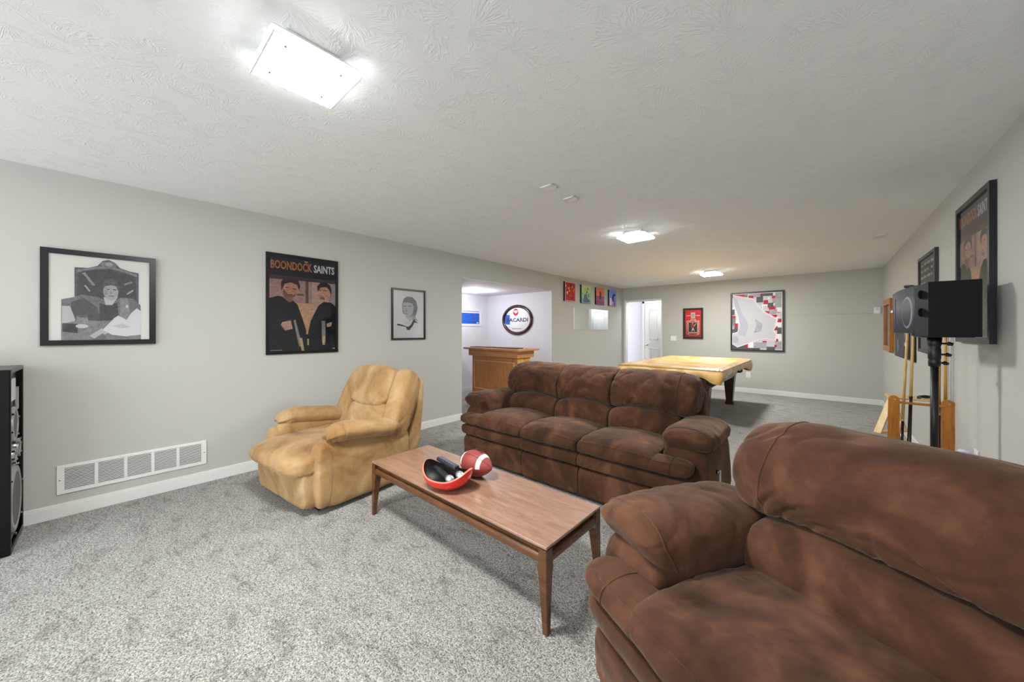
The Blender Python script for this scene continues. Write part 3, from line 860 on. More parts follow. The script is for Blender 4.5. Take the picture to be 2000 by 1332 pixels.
# poster with two coated figures (generic)
def two_men(seed=0):
    DK, SK = (24, 22, 30), (196, 148, 128)
    f = [(rect(0, 0, 1, 1), (26, 24, 36)), (rect(0, .18, 1, .80), (178, 144, 142)), (rect(.62, .18, .90, .80), (200, 166, 154)),
         (rect(.52, .18, .565, .80), (112, 84, 84)), (rect(.36, .60, .50, .62), (116, 88, 88)), (rect(.90, .55, 1, .80), (176, 160, 164)),
         ([(.40, .18), (.38, .52), (.66, .52), (.62, .18)], (206, 168, 138)), (rect(0, .76, 1, .80), (74, 58, 66)),
         ([(0, 0), (0, .555), (.12, .585), (.22, .57), (.33, .545), (.40, .50), (.47, .36), (.53, .22), (.53, 0)], DK),
         ([(1, 0), (1, .50), (.92, .545), (.80, .545), (.72, .50), (.60, .33), (.56, .20), (.56, 0)], (20, 20, 28)),
         ([(.19, .57), (.21, .66), (.31, .66), (.34, .54), (.28, .52)], (150, 108, 92)),
         (ell(.30, .66, .115, .088, 22), SK), ([(.17, .64), (.16, .73), (.21, .775), (.31, .785), (.41, .765), (.44, .70), (.42, .66), (.39, .715), (.30, .735), (.215, .715)], (62, 46, 46)),
         ([(.19, .66), (.19, .60), (.23, .575), (.30, .568), (.36, .585), (.39, .625), (.34, .605), (.28, .60)], (132, 92, 82)),
         (rect(.225, .672, .275, .682), (60, 36, 34)), (rect(.325, .662, .375, .672), (60, 36, 34)), (rect(.27, .602, .33, .610), (96, 54, 50)),
         (ell(.815, .655, .105, .085, 22), (206, 160, 140)), ([(.705, .66), (.70, .72), (.76, .765), (.84, .77), (.91, .74), (.935, .68), (.93, .62), (.90, .68), (.86, .715), (.76, .71)], (54, 42, 42)),
         ([(.73, .60), (.76, .575), (.82, .57), (.82, .60)], (140, 96, 86)), (rect(.72, .672, .765, .680), (60, 36, 34)), (rect(.80, .672, .85, .680), (60, 36, 34)), (rect(.74, .608, .79, .614), (96, 54, 50)),
         ([(.16, .28), (.18, .31), (.30, .33), (.33, .24), (.22, .22)], (198, 160, 142)), ([(.34, .33), (.37, .34), (.47, .05), (.42, .05)], (150, 146, 146)),
         ([(.42, .14), (.47, .14), (.50, 0), (.46, 0)], (198, 176, 150)), ([(.77, .33), (.83, .33), (.835, .09), (.775, .09)], (150, 148, 150)),
         ([(.85, .30), (.94, .32), (.93, .27), (.86, .26)], (196, 164, 148)), (rect(.785, .06, .825, .16), (205, 190, 160)), (rect(.545, .06, .57, .13), (206, 180, 150)),
         (rect(.02, .012, .18, .018), (150, 150, 150)), (rect(.95, .012, .99, .020), (225, 225, 225))]
    return f
picture('film_poster', 'tall poster of two men in dark coats with orange and white title, left wall', 'poster', 'L', 1.325, 1.085, .672, .995, .026, .022, BLACKM, ink((24, 24, 34)), two_men(),
        [('BOONDOCK', .02, .865, .60, .092, (196, 124, 84)), ('SAINTS', .645, .865, .335, .088, (226, 226, 232)), ('THE', .50, .962, .05, .016, (226, 226, 232))])
# portrait sketch (generic)
figs = [([(.30, .52), (.28, .70), (.33, .83), (.45, .88), (.62, .87), (.74, .79), (.79, .66), (.76, .55), (.70, .45), (.60, .42)], G(150)),
        ([(.30, .72), (.31, .60), (.35, .50), (.42, .42), (.52, .43), (.62, .52), (.66, .66), (.60, .74), (.45, .755), (.36, .75)], G(214)),
        (rect(.33, .665, .42, .677), G(104)), (rect(.47, .675, .58, .687), G(104)), ([(.40, .64), (.44, .56), (.39, .56)], G(176)), (rect(.37, .505, .47, .517), G(120)),
        ([(.52, .40), (.80, .36), (.72, .44), (.62, .50)], G(190)), ([(.46, .42), (.52, .35), (.62, .40), (.60, .46)], G(222)),
        ([(.13, .27), (.40, .235), (.44, .17), (.52, .17), (.62, .25), (.68, .33), (.80, .32), (.72, .36), (.63, .37), (.56, .28), (.47, .235), (.30, .275), (.15, .30)], G(88)),
        ([(.62, .355), (.66, .40), (.70, .385), (.69, .35)], G(60)), (rect(.12, .275, .19, .29), G(50)), (rect(.36, .315, .54, .32), G(150))]
picture('sketch_picture', 'small grey portrait sketch on white paper in a thin black frame', 'picture', 'L', 2.556, 1.203, .495, .652, .022, .02, mat('bronze_black_frame', (34, 30, 28), .35), ink((250, 250, 250)), figs)
# poster on the right wall
picture('film_poster', 'tall glossy poster in a black frame on the right wall above the stand speaker', 'poster', 'R', 3.845, 1.235, .735, .98, .034, .03, BLACKM, ink((24, 24, 34)), two_men(),
        [('BOONDOCK', .02, .865, .60, .092, (196, 124, 84)), ('SAINTS', .645, .865, .335, .088, (226, 226, 232))])
# second right-wall poster
r_ = random.Random(5)
figs = [(rect(.05 + .22 * (i % 4), .93 - .07 * (i // 4), .05 + .22 * (i % 4) + r_.uniform(.08, .18), .955 - .07 * (i // 4)), (214, 214, 214)) for i in range(14)]
figs += [(rect(.08, .66, .5, .71), (236, 236, 236)), ([(.5, .2), (.35, .45), (.45, .62), (.62, .62), (.72, .42)], (120, 120, 126)), (ell(.54, .66, .10, .07, 16), (190, 190, 192))]
picture('text_poster', 'black framed dark poster with white print, partly behind the stand speaker', 'poster', 'R', 5.30, 1.10, .77, .97, .032, .026, mat('grey_black_frame', (48, 48, 52), .4), ink((26, 26, 28)), figs)
# oak shadow box, plastic-wrapped print, narrow dark picture
figs = [(rect(.2, .1, .8, .9), (70, 44, 30)), (ell(.5, .28, .14, .07), (190, 176, 160)), (rect(.3, .1, .7, .2), (150, 130, 110))]
picture('shadow_box', 'honey oak framed shadow box near the far right corner', 'picture', 'R', 8.02, 1.005, .78, .80, .085, .05, RACKW, ink((58, 36, 24)), figs)
figs = scatter(16, .1, .05, .9, .95, [(212, 212, 220), (120, 120, 130), (60, 60, 68), (170, 168, 178)], .05, .2, 3)
picture('wrapped_print', 'unframed dark print with pale streaks hanging left of the pool cues', 'picture', 'R', 6.95, .965, 1.05, .80, 0, .012, None, ink((66, 66, 74)), figs, glass=False)
figs = scatter(8, .1, .05, .9, .5, [(90, 88, 84), (140, 138, 130)], .04, .12, 9)
picture('narrow_picture', 'narrow black picture just behind the pool cues', 'picture', 'R', 6.12, .965, .34, .80, .02, .02, BLACKM, ink((30, 30, 30)), figs)

# four canvases (generic colour studies)
def canvas(s, label, bg, figs):
    picture('canvas_print', label, 'canvas', 'L', s, 1.938, .405, .40, 0, .038, None, ink(bg), figs, glass=False, group='row of four small canvases')
edge = [(rect(0, 0, 1, .03), (236, 214, 200)), (rect(0, .97, 1, 1), (236, 214, 200)), (rect(.97, 0, 1, 1), (236, 214, 200)), (rect(0, 0, .03, 1), (236, 214, 200))]
canvas(6.385, 'red and cream small canvas, first of four in the row', (178, 34, 34), scatter(30, .1, .06, .9, .9, [(226, 186, 156), (132, 24, 30), (214, 172, 84), (96, 24, 30), (206, 52, 44)], .03, .12, 11) + edge)
canvas(7.05, 'green small canvas with dark tree-like shapes, second of four', (150, 196, 150),
       [(rect(0, .6, 1, 1), (188, 208, 142)), (rect(0, 0, 1, .25), (124, 178, 160)), ([(.45, .3), (.5, .85), (.58, .3)], (66, 82, 66)),
        ([(.12, .05), (.3, .45), (.5, .5), (.8, .06), (.6, .02)], (96, 104, 134)), ([(.55, .3), (.85, .06), (.9, .12)], (52, 56, 84)), ([(.62, .4), (.78, .58), (.8, .3)], (90, 132, 106))] + scatter(9, .2, .6, .7, .85, [(62, 76, 62), (84, 100, 74)], .03, .09, 4))
canvas(7.71, 'orange and magenta small canvas with a dark figure, third of four', (232, 122, 84),
       [(rect(0, 0, 1, .5), (170, 76, 124)), (rect(0, 0, 1, .25), (136, 58, 116)), ([(.35, .35), (.45, .75), (.55, .8), (.62, .6), (.6, .3)], (66, 56, 66)), (ell(.5, .72, .08, .1, 12), (70, 44, 44)),
        ([(.1, .4), (.4, .45), (.4, .3), (.15, .3)], (120, 104, 144)), ([(.55, .2), (.8, .4), (.7, .45), (.52, .28)], (70, 128, 128))])
canvas(8.375, 'blue small canvas with black figure, last of four beside the corner', (110, 150, 220),
       [(rect(0, 0, 1, .45), (126, 128, 206)), ([(.08, .05), (.1, .5), (.3, .5), (.4, .1)], (232, 196, 206)), ([(.35, .5), (.5, .75), (.62, .8), (.66, .5), (.75, .05), (.5, .05), (.48, .4)], (46, 48, 78)),
        (ell(.72, .72, .1, .08, 12), (34, 34, 52)), ([(.5, .3), (.62, .3), (.6, .05), (.52, .05)], (214, 156, 156)), (rect(.1, 0, .9, .04), (190, 130, 150))])
# red sports frame on back wall
figs = [(rect(.10, .10, .88, .12), (240, 214, 206)), (rect(.10, .58, .36, .60), (240, 214, 206)), (rect(.60, .58, .88, .60), (240, 214, 206)), (rect(.10, .10, .13, .60), (240, 214, 206)), (rect(.85, .10, .88, .60), (240, 214, 206)),
        (rect(.18, .16, .80, .555), (240, 214, 206)), (rect(.22, .18, .76, .54), (50, 56, 44)), (ell(.44, .45, .10, .04, 14), (168, 48, 44)), ([(.40, .20), (.46, .34), (.52, .34), (.62, .20), (.52, .26)], (226, 216, 206)), ([(.38, .33), (.42, .46), (.54, .46), (.58, .34)], (176, 44, 46)), (ell(.48, .50, .04, .03, 12), (200, 160, 140)), ([(.54, .42), (.70, .52), (.71, .50), (.57, .38)], (214, 190, 170)),
        (rect(.20, .06, .78, .155), (224, 196, 150)), (rect(.24, .08, .74, .135), (188, 70, 60)), (rect(.36, .60, .66, .67), (226, 200, 170)), (rect(.40, .62, .62, .65), (180, 60, 56)),
        (rect(.37, .70, .63, .90), (214, 206, 204)), (rect(.41, .73, .59, .87), (168, 162, 164)), (rect(.08, .78, .33, .80), (240, 214, 206)), (rect(.68, .78, .92, .80), (240, 214, 206))]
picture('sports_frame', 'red matted sports picture in a dark frame left of the large painting', 'picture', 'B', -2.31, 1.136, .425, .713, .04, .03, mat('dark_brown_frame', (44, 26, 24), .35), ink((206, 44, 50)), figs)
# large abstract
GR = [(88, 88, 94), (170, 168, 172), (190, 34, 62), (240, 240, 240), (128, 128, 134), (206, 204, 206)]
figs = []
r_ = random.Random(21)
def sq(x, y, s, c, k=1.0): figs.append((rect(x, y, min(.985, x + s), min(.985, y + s * k)), c))
for (x, y, s, c, k) in [(.0, .93, .30, 0, .25), (.06, .955, .12, 2, .35), (.16, .94, .09, 2, .5), (.26, .94, .06, 4, 1), (.34, .90, .10, 2, .6), (.36, .955, .08, 1, .4), (.44, .92, .15, 1, .5), (.58, .90, .24, 0, .5), (.57, .955, .04, 2, .6), (.85, .88, .15, 1, .9), (.83, .95, .035, 3, 1.1),
                       (.50, .83, .13, 0, .75), (.63, .83, .18, 5, .6), (.72, .88, .04, 3, .8), (.80, .885, .06, 2, .8), (.64, .79, .09, 2, .85), (.81, .73, .17, 1, .95), (.82, .77, .035, 3, 1), (.51, .74, .12, 5, .7), (.60, .71, .12, 3, .7), (.63, .70, .09, 5, .8), (.72, .73, .11, 0, .8), (.74, .70, .13, 2, .4), (.56, .70, .05, 4, .8),
                       (.66, .62, .10, 2, .55), (.75, .61, .15, 1, .6), (.90, .66, .09, 3, .8), (.90, .62, .06, 2, .5), (.88, .58, .12, 5, .5), (.78, .54, .12, 2, .55), (.88, .53, .05, 3, .8), (.88, .47, .10, 2, .7), (.85, .38, .13, 3, .75), (.83, .34, .08, 2, .9), (.90, .26, .10, 0, 1.3), (.86, .16, .12, 3, 1.0), (.87, .15, .05, 2, .9), (.86, .02, .14, 1, .9), (.83, .05, .06, 2, .7),
                       (.62, .08, .10, 2, .75), (.43, .03, .28, 1, .36), (.70, .05, .15, 5, .7), (.70, .0, .16, 0, .35), (.20, .02, .14, 2, .6), (.33, .03, .11, 3, .9), (.0, .0, .28, 0, .28), (.27, .0, .3, 0, .1), (.0, .55, .07, 2, .8), (.0, .42, .07, 4, 2.0), (.07, .47, .06, 3, .9), (.05, .34, .07, 2, 1.8), (.0, .30, .11, 0, .9), (.0, .62, .05, 0, 2.0), (.0, .36, .05, 1, 1.4), (.0, .72, .04, 3, .8)]:
    sq(x, y, s, GR[c], k)
figs += [([(.015, .985), (.44, .905), (.52, .80), (.66, .67), (.92, .535), (.88, .40), (.84, .35), (.90, .27), (.88, .16), (.70, .19), (.54, .165), (.36, .11), (.11, .03), (.0, .09), (.0, .285), (.11, .315), (.15, .42), (.11, .60), (.03, .80), (.015, .90)], (244, 226, 226)),
         ([(.02, .97), (.43, .89), (.51, .785), (.65, .655), (.88, .525), (.85, .40), (.82, .35), (.87, .27), (.86, .18), (.70, .205), (.54, .18), (.36, .125), (.11, .05), (.015, .10), (.015, .27), (.12, .30), (.165, .42), (.125, .60), (.045, .80), (.02, .90)], (202, 203, 208)),
         ([(.02, .97), (.10, .90), (.20, .66), (.30, .52), (.34, .42), (.30, .30), (.28, .24), (.15, .25), (.12, .30), (.165, .42), (.125, .60), (.045, .80)], (184, 186, 198)),
         ([(.45, .30), (.50, .42), (.47, .55), (.62, .45), (.60, .33)], (172, 174, 186)), ([(.015, .12), (.015, .25), (.14, .23), (.12, .10)], (178, 180, 194)), ([(.45, .30), (.60, .33), (.46, .315)], (120, 120, 128))]
picture('abstract_painting', 'large abstract painting with a pale grey shape among red and grey squares', 'painting', 'B', -1.082, .893, .935, 1.253, .03, .035, mat('painting_frame', (36, 36, 40), .4), ink((214, 214, 214)), figs, glass=False)
# blue sign in the bar room
figs = [(rect(.03, .12, .92, .80), (38, 92, 196)), (rect(.78, .16, .88, .22), (214, 224, 240))] + [(rect(.05 + i * .062, .88, .05 + i * .062 + .045, .925), (70, 96, 170)) for i in range(14)]
picture('blue_sign', 'blue and white board on the bar room wall beside the opening', 'sign', 'E', 5.27, 1.425, .60, .365, .008, .012, WHITEP, ink((224, 226, 238)), figs, glass=False)

# ------------------------------------------------------------------ mirrors
o = thing('wall_mirror', 'frameless rectangular mirror under the four small canvases', 'mirror', (XL, 7.375, 1.345), R(90))
MB().box(-.80, .80, -.012, -.002, 0, .475, .002).build('mirror_glass', MIRROR, o)
MB().box(-.806, .806, -.004, -.0005, -.006, .481).build('polished_edge', mat('mirror_edge', (190, 198, 196), .2), o)
def oval():
    o = thing('oval_mirror', 'oval mirror with dark wood rim, red emblem and lettering on the bar room wall', 'mirror', (-4.95, YBAR1, 1.555), 0)
    rx, rz_ = .425, .323
    n = 64; prof = [(0, -.004), (.0, -.03), (-.02, -.042), (-.045, -.042), (-.062, -.028), (-.066, -.010), (-.066, -.004)]
    vs_, fs = [], []
    for i in range(n):
        a = 2 * math.pi * i / n
        for dr, y in prof: vs_.append(((rx + dr) * math.cos(a), y, (rz_ + dr) * math.sin(a)))
    k = len(prof)
    for i in range(n):
        for j in range(k - 1): fs.append([i * k + j, ((i + 1) % n) * k + j, ((i + 1) % n) * k + j + 1, i * k + j + 1])
    MB().add(vs_, fs, True).build('wood_rim', MAHOG, o)
    pl = [( (rx - .06) * math.cos(2 * math.pi * i / n), (rz_ - .06) * math.sin(2 * math.pi * i / n)) for i in range(n)]
    MB().prism(pl, -.012, -.006).build('mirror_glass', MIRROR, o)
    E = MB(); E.add([(x - .04, -.0126, z + .165) for x, z in ell(0, 0, .075, .075, 28)], [list(range(28))])
    E.build('round_emblem', mat('red_emblem', (196, 30, 48), .4), o)
    bat = [(0, .03), (.012, .045), (.016, .03), (.05, .04), (.062, .012), (.045, -.004), (.03, -.02), (.012, -.022), (0, -.045), (-.012, -.022), (-.03, -.02), (-.045, -.004), (-.062, .012), (-.05, .04), (-.016, .03), (-.012, .045)]
    MB().add([(x - .04, -.0130, z + .168) for x, z in bat], [list(range(len(bat)))]).build('winged_mark', mat('emblem_pale', (240, 214, 210), .5), o)
    tv, tf = text_mesh('BACARDI', .60, .085)
    MB().add([(-.30 + p[0], -.0128, -.045 + p[1]) for p in tv], tf).build('lettering', mat('mirror_letter', (70, 62, 84), .5), o)
    MB().add([(x, -.0126, z) for x, z in rect(-.15, -.20, .12, -.185)], [[0, 1, 2, 3]]).build('small_print', mat('mirror_print', (150, 150, 168), .5), o)
oval()

# ------------------------------------------------------------------ bar
def bar():
    o = thing('bar_counter', 'oak home bar counter with panelled front in the opening', 'bar', (-4.33, 4.30, 0))
    ox, oy = -4.33, 4.30
    B = lambda x0, x1, y0, y1, z0, z1, bv=.004: MB().box(x0 - ox, x1 - ox, y0 - oy, y1 - oy, z0, z1, bv)
    B(-4.998, -3.665, 4.30, 4.86, .985, 1.02, .006).build('bar_top', OAKL, o)
    B(-4.955, -3.765, 4.395, 4.84, .866, .985).build('fascia', OAKL, o)
    B(-4.905, -3.81, 4.445, 4.78, .0, .866).build('cabinet_body', OAK, o)
    B(-3.81, -3.804, 4.45, 4.775, .0, .866, .001).build('end_panel', OAKE, o)
    m = MB()
    for q in ((-4.85, -3.87, .775, .79), (-4.85, -3.87, .27, .285), (-4.85, -4.835, .27, .79), (-3.885, -3.87, .27, .79)):
        m.box(q[0] - ox, q[1] - ox, .13, .147, q[2], q[3], .004)
    m.build('panel_moulding', mat('pale_moulding', (226, 170, 112), .4), o)
    B(-4.835, -3.885, 4.440, 4.446, .285, .775, .001).build('front_panel', OAK, o)
bar()
for x0, x1, lb in ((-4.93, -4.42, 'dark bar mat on the left half of the bar top'), (-4.34, -3.80, 'dark bar mat on the right half of the bar top')):
    o = MB().box(-(x1 - x0) / 2, (x1 - x0) / 2, -.09, .09, 0, .012, .003).build('bar_mat', mat('plum_rubber', (54, 34, 46), .6), None)
    o.location = ((x0 + x1) / 2, 4.50, 1.02); tag(o, lb, 'bar mat')

# ------------------------------------------------------------------ pool table under its cover
def pool_table():
    x0, x1, y0, y1, zt = -2.40, -1.02, 5.28, 7.70, .80
    cx, cy = (x0 + x1) / 2, (y0 + y1) / 2; w, dp = (x1 - x0) / 2, (y1 - y0) / 2
    o = thing('pool_table', 'pool table with dark wood body in front of the back wall', 'pool table', (cx, cy, 0))
    rf = MB()
    for q in ((-w + .02, w - .02, -dp + .02, -dp + .12), (-w + .02, w - .02, dp - .12, dp - .02), (-w + .02, -w + .12, -dp + .12, dp - .12), (w - .12, w - .02, -dp + .12, dp - .12)):
        rf.box(*q, zt - .09, zt - .012, .012)
    rf.build('rail_frame', CABW, o)
    MB().box(-w + .1, w - .1, -dp + .1, dp - .1, zt - .12, zt - .085, .002).build('slate_bed', mat('green_cloth', (40, 84, 60), .9), o)
    vs_ = []
    for z, ins in ((zt - .09, .10), (zt - .30, .20)):
        vs_ += [(-w + ins, -dp + ins, z), (w - ins, -dp + ins, z), (w - ins, dp - ins, z), (-w + ins, dp - ins, z)]
    MB().add(vs_, [[0, 1, 2, 3], [7, 6, 5, 4]] + [[i, (i + 1) % 4, 4 + (i + 1) % 4, 4 + i] for i in range(4)]).build('cabinet', CABW, o)
    for sx in (-1, 1):
        for sy in (-1, 1):
            X, Y = sx * (w - .27), sy * (dp - .30)
            MB().add([(X + a * s, Y + b_ * s, z) for z, s in ((zt - .28, .085), (.06, .05), (.05, .062), (0, .062)) for a, b_ in ((-1, -1), (1, -1), (1, 1), (-1, 1))],
                     [[i * 4 + k, i * 4 + (k + 1) % 4, i * 4 + 4 + (k + 1) % 4, i * 4 + 4 + k] for i in range(3) for k in range(4)] + [[0, 1, 2, 3], [12, 13, 14, 15]]).build('leg', CABW, o)
    # corner pocket leather at the near right
    for sx in (-1, 1):
        for sy in (-1, 1):
            MB().lathe([(.03, -.14), (.055, -.12), (.06, -.02), (.055, 0)], 14, Matrix.Translation((sx * (w - .15), sy * (dp - .15), zt - .10))).build('pocket', BLACKP, o)
    # the cover: top sheet dips inside the rails, skirt hangs with folds
    nx, ny = 40, 64
    W, D = w + .015, dp + .015
    vs_, fs = [], []
    def topz(x, y):
        ex = min(W - abs(x), D - abs(y))
        dip = .055 * max(0, min(1, (ex - .10) / .16)) ** .8
        return zt + .012 - dip + .006 * noise.noise(Vector((x * 4, y * 3, 1))) - .02 * max(0, .03 - ex) / .03
    for i in range(nx + 1):
        for j in range(ny + 1):
            x, y = -W + 2 * W * i / nx, -D + 2 * D * j / ny
            vs_.append((x, y, topz(x, y)))
    I = lambda i, j: i * (ny + 1) + j
    for i in range(nx):
        for j in range(ny): fs.append([I(i, j), I(i + 1, j), I(i + 1, j + 1), I(i, j + 1)])
    loop = [I(i, 0) for i in range(nx)] + [I(nx, j) for j in range(ny)] + [I(i, ny) for i in range(nx, 0, -1)] + [I(0, j) for j in range(ny, 0, -1)]
    rows = [loop]; N = len(loop)
    for r_ in range(1, 7):
        f = r_ / 6; ring = []
        for k, idx in enumerate(loop):
            x, y, z = vs_[idx]
            cd = min(math.hypot(abs(x) - W, abs(y) - D) for _ in (0,))
            corner = math.exp(-(cd / .16) ** 2)
            dropl = .115 + .085 * corner + .012 * math.sin(k * .9)
            out = .012 * math.sin(math.pi * f) + .012 * math.sin(k * .7 + 2 * math.sin(k * .23)) * f + .02 * corner * f - .03 * f * f
            nx_ = (1 if abs(abs(x) - W) < 1e-6 else 0) * (1 if x > 0 else -1); ny_ = (1 if abs(abs(y) - D) < 1e-6 else 0) * (1 if y > 0 else -1)
            ring.append(len(vs_)); vs_.append((x + nx_ * out, y + ny_ * out, z - dropl * f))
        rows.append(ring)
    for a, c in zip(rows[:-1], rows[1:]):
        for k in range(N): fs.append([a[k], a[(k + 1) % N], c[(k + 1) % N], c[k]])
    c = mesh_obj('table_cover', vs_, fs, VINYL, None, True, (cx, cy, 0))
    tag(c, 'tan vinyl dust cover draped over the pool table', 'table cover')
pool_table()

# ------------------------------------------------------------------ left floor speaker
def floor_speaker():
    x0, x1, y1, h = -4.025, -3.565, -.385, 1.088; dep = .36
    o = thing('floor_speaker', 'tall black floor speaker with grey drivers at the left edge', 'speaker', ((x0 + x1) / 2, y1 - dep / 2, 0))
    w = (x1 - x0) / 2; d2 = dep / 2
    c = MB()
    c.box(-w, -w + .025, -d2, d2, 0, h, .006).box(w - .025, w, -d2, d2, 0, h, .006)
    c.box(-w + .02, w - .02, -d2, d2, 0, .03, .003).box(-w + .02, w - .02, -d2, d2, h - .025, h, .003)
    c.box(-w + .02, w - .02, -d2, d2 - .022, .03, h - .025)
    GL = mat('gloss_black_cabinet', (6, 5, 5), .25, spec=.35)
    c.build('cabinet', GL, o)
    yf = d2 - .022
    AL = mat('brushed_aluminium', (176, 176, 178), .35, .7); GRL = mat('grey_mesh', (104, 98, 96), .7)
    def driver(name, x, z, r, parent=o):
        M_ = Matrix.Translation((x, yf, z)) @ Matrix.Rotation(R(-90), 4, 'X')
        d_ = MB().lathe([(r * .80, .014), (r * .84, .020), (r * .97, .016), (r, 0)], 32, M_).build(name, AL, o)
        MB().lathe([(0, .012), (r * .3, .016), (r * .6, .016), (r * .80, .013)], 32, M_).build('speaker_mesh', GRL, d_)
        sc_ = MB()
        for i in range(6):
            a = 2 * math.pi * i / 6 + .3
            sc_.box(-.006, .006, -.006, .006, 0, .022, .002, M_ @ Matrix.Translation((r * 1.03 * math.cos(a), r * 1.03 * math.sin(a), 0)))
        sc_.build('screw', CHROME, d_)
    driver('woofer', -.01, .268, .205)
    driver('midrange', .02, .735, .105)
    driver('tweeter', -.12, .565, .052); driver('tweeter', .03, .545, .045)
    MB().box(-.03, .10, yf, yf + .012, .885, 1.02, .004).build('horn_plate', mat('pale_horn', (214, 212, 208), .4), o)
    MB().box(-.15, -.08, yf, yf + .012, .81, .955, .004).build('horn_plate', AL, o)
    MB().box(-.12, .12, yf, yf + .008, .045, .07, .002).build('badge_strip', GRL, o)
    p = thing('candle_holder', 'small black turned ornament on top of the floor speaker', 'ornament', (-3.885, -.53, h))
    MB().lathe([(0, 0), (.05, 0), (.05, .012), (.022, .02), (.035, .032), (.04, .045), (.022, .056), (.03, .064), (.034, .072), (.0, .074)], 20).build('turned_body', mat('ornament_black', (20, 20, 26), .3), p)
floor_speaker()

# ------------------------------------------------------------------ stand speaker
def stand_speaker():
    px, py = .525, 3.49
    st = thing('speaker_stand', 'black tripod speaker stand in front of the cue rack', 'speaker stand', (px, py, 0))
    SB = mat('stand_black', (12, 12, 14), .42)
    MB().tube([(0, 0, .28), (0, 0, 1.10)], .0185, 16).build('lower_tube', SB, st)
    MB().tube([(0, 0, 1.02), (0, 0, 1.275)], .0165, 16).build('upper_tube', SB, st)
    cl = MB().lathe([(.018, 1.085), (.026, 1.09), (.028, 1.12), (.025, 1.13), (.029, 1.14), (.029, 1.20), (.024, 1.21), (.03, 1.225), (.033, 1.275), (0, 1.275)], 18)
    cl.build('clamp_collar', SB, st)
    for z, an in ((1.165, 20), (1.11, 35), (1.235, -10)):
        v = Vector((math.cos(R(an)), math.sin(R(an)), 0))
        MB().tube([Vector((0, 0, z)) + v * .024, Vector((0, 0, z)) + v * .05, Vector((0, 0, z)) + v * .056, Vector((0, 0, z - .006)) + v * .076], [.006, .006, .013, .009], 10).build('clamp_knob', SB, st)
    MB().lathe([(.0195, .52), (.026, .525), (.026, .56), (.0195, .565)], 16).build('leg_collar', SB, st)
    MB().lathe([(.0192, .47), (.0192, .515)], 16).build('paper_label', WHITEP, st)
    MB().lathe([(.0195, .27), (.026, .275), (.026, .31), (.0195, .315)], 16).build('brace_collar', SB, st)
    for k in range(3):
        an = R(90 + 120 * k); v = Vector((math.cos(an), math.sin(an), 0))
        rr = .20
        MB().tube([v * .024 + Vector((0, 0, .545)), v * rr + Vector((0, 0, .016))], .009, 8).build('leg', SB, st)
        MB().tube([v * .022 + Vector((0, 0, .29)), v * rr * .62 + Vector((0, 0, .225))], .006, 8).build('brace', SB, st)
        MB().lathe([(0, 0), (.014, 0), (.014, .022), (0, .03)], 10, Matrix.Translation(v * rr)).build('rubber_foot', BLACKP, st)
    # cabinet: front faces the room (-x), side faces the camera
    z0, z1 = 1.279, 1.612
    sp = thing('stand_speaker', 'dark box speaker with angled front mounted on the tripod stand', 'speaker', (px, py, z0))
    hh = z1 - z0
    SIDE = mat('black_cabinet_vinyl', (8, 7, 9), .65, spec=.25); FRONT = mat('slate_grille', (60, 63, 73), .6); BEV = mat('dark_bezel', (22, 23, 29), .55)
    x = lambda a: a - px
    y = lambda a: a - py
    top = [(.470, 3.285), (.672, 3.285), (.672, 3.84), (.470, 3.84)]
    c = MB()
    n = 4
    c.add([(x(a), y(b_), 0) for a, b_ in top] + [(x(a), y(b_), hh) for a, b_ in top], [[0, 1, 2, 3], [4, 5, 6, 7], [0, 1, 5, 4], [1, 2, 6, 5], [2, 3, 7, 6], [3, 0, 4, 7]])
    c.build('cabinet', SIDE, sp)
    # bevel strip with tweeters
    bp = [(.470, 3.285), (.470, 3.36), (.424, 3.345)]
    c = MB().add([(x(a), y(b_), z) for z in (.004, hh - .012) for a, b_ in bp], [[0, 1, 2], [3, 4, 5], [0, 1, 4, 3], [1, 2, 5, 4], [2, 0, 3, 5]])
    c.build('bezel', BEV, sp)
    # curved front, lower at the far end
    vs_, fs = [], []
    K = 14
    for i in range(K + 1):
        f = i / K
        Y = 3.345 + f * .475
        X = .424 - .050 * f - .006 * math.sin(f * math.pi)
        zb, zt_ = .020 + .004 * f, hh - .014 - .016 * f ** 3
        vs_ += [(x(X), y(Y), zb), (x(X), y(Y), zt_), (x(.475), y(Y), zb), (x(.475), y(Y), zt_)]
    for i in range(K):
        a = i * 4; b_ = a + 4
        fs += [[a, b_, b_ + 1, a + 1], [a + 1, b_ + 1, b_ + 3, a + 3], [a, a + 2, b_ + 2, b_]]
    fs += [[0, 1, 3, 2], [K * 4, K * 4 + 2, K * 4 + 3, K * 4 + 1]]
    MB().add(vs_, fs).build('front_grille', FRONT, sp, smooth=True)
    # dish, slit, badge, tweeters
    an = math.atan2(.050, .475)
    Mx = Matrix.Translation((x(.4085), y(3.475), hh * .47)) @ Matrix.Rotation(an, 4, 'Z') @ Matrix.Rotation(R(-90), 4, 'Y')
    MB().lathe([(0, -.001), (.05, .0), (.085, .002), (.1, .0045), (.105, .003), (.106, -.004)], 32, Mx).build('dish', mat('dish_grey', (112, 115, 124), .45), sp)
    MB().box(x(.378), x(.388), y(3.725), y(3.735), .05, hh - .07, .001).build('slot', mat('slot_blue', (40, 48, 72), .5), sp)
    MB().box(x(.363), x(.376), y(3.795), y(3.825), hh * .5, hh * .5 + .022, .003).build('badge', CHROME, sp)
    for z in (hh * .78, hh * .45):
        Mt = Matrix.Translation((x(.444), y(3.313), z)) @ Matrix.Rotation(R(-127), 4, 'Z') @ Matrix.Rotation(R(90), 4, 'X') @ Matrix.Rotation(R(180), 4, 'X')
        MB().lathe([(0, .006), (.012, .004), (.02, .001), (.025, .004), (.027, 0)], 20, Mt).build('tweeter', BLACKP, sp)
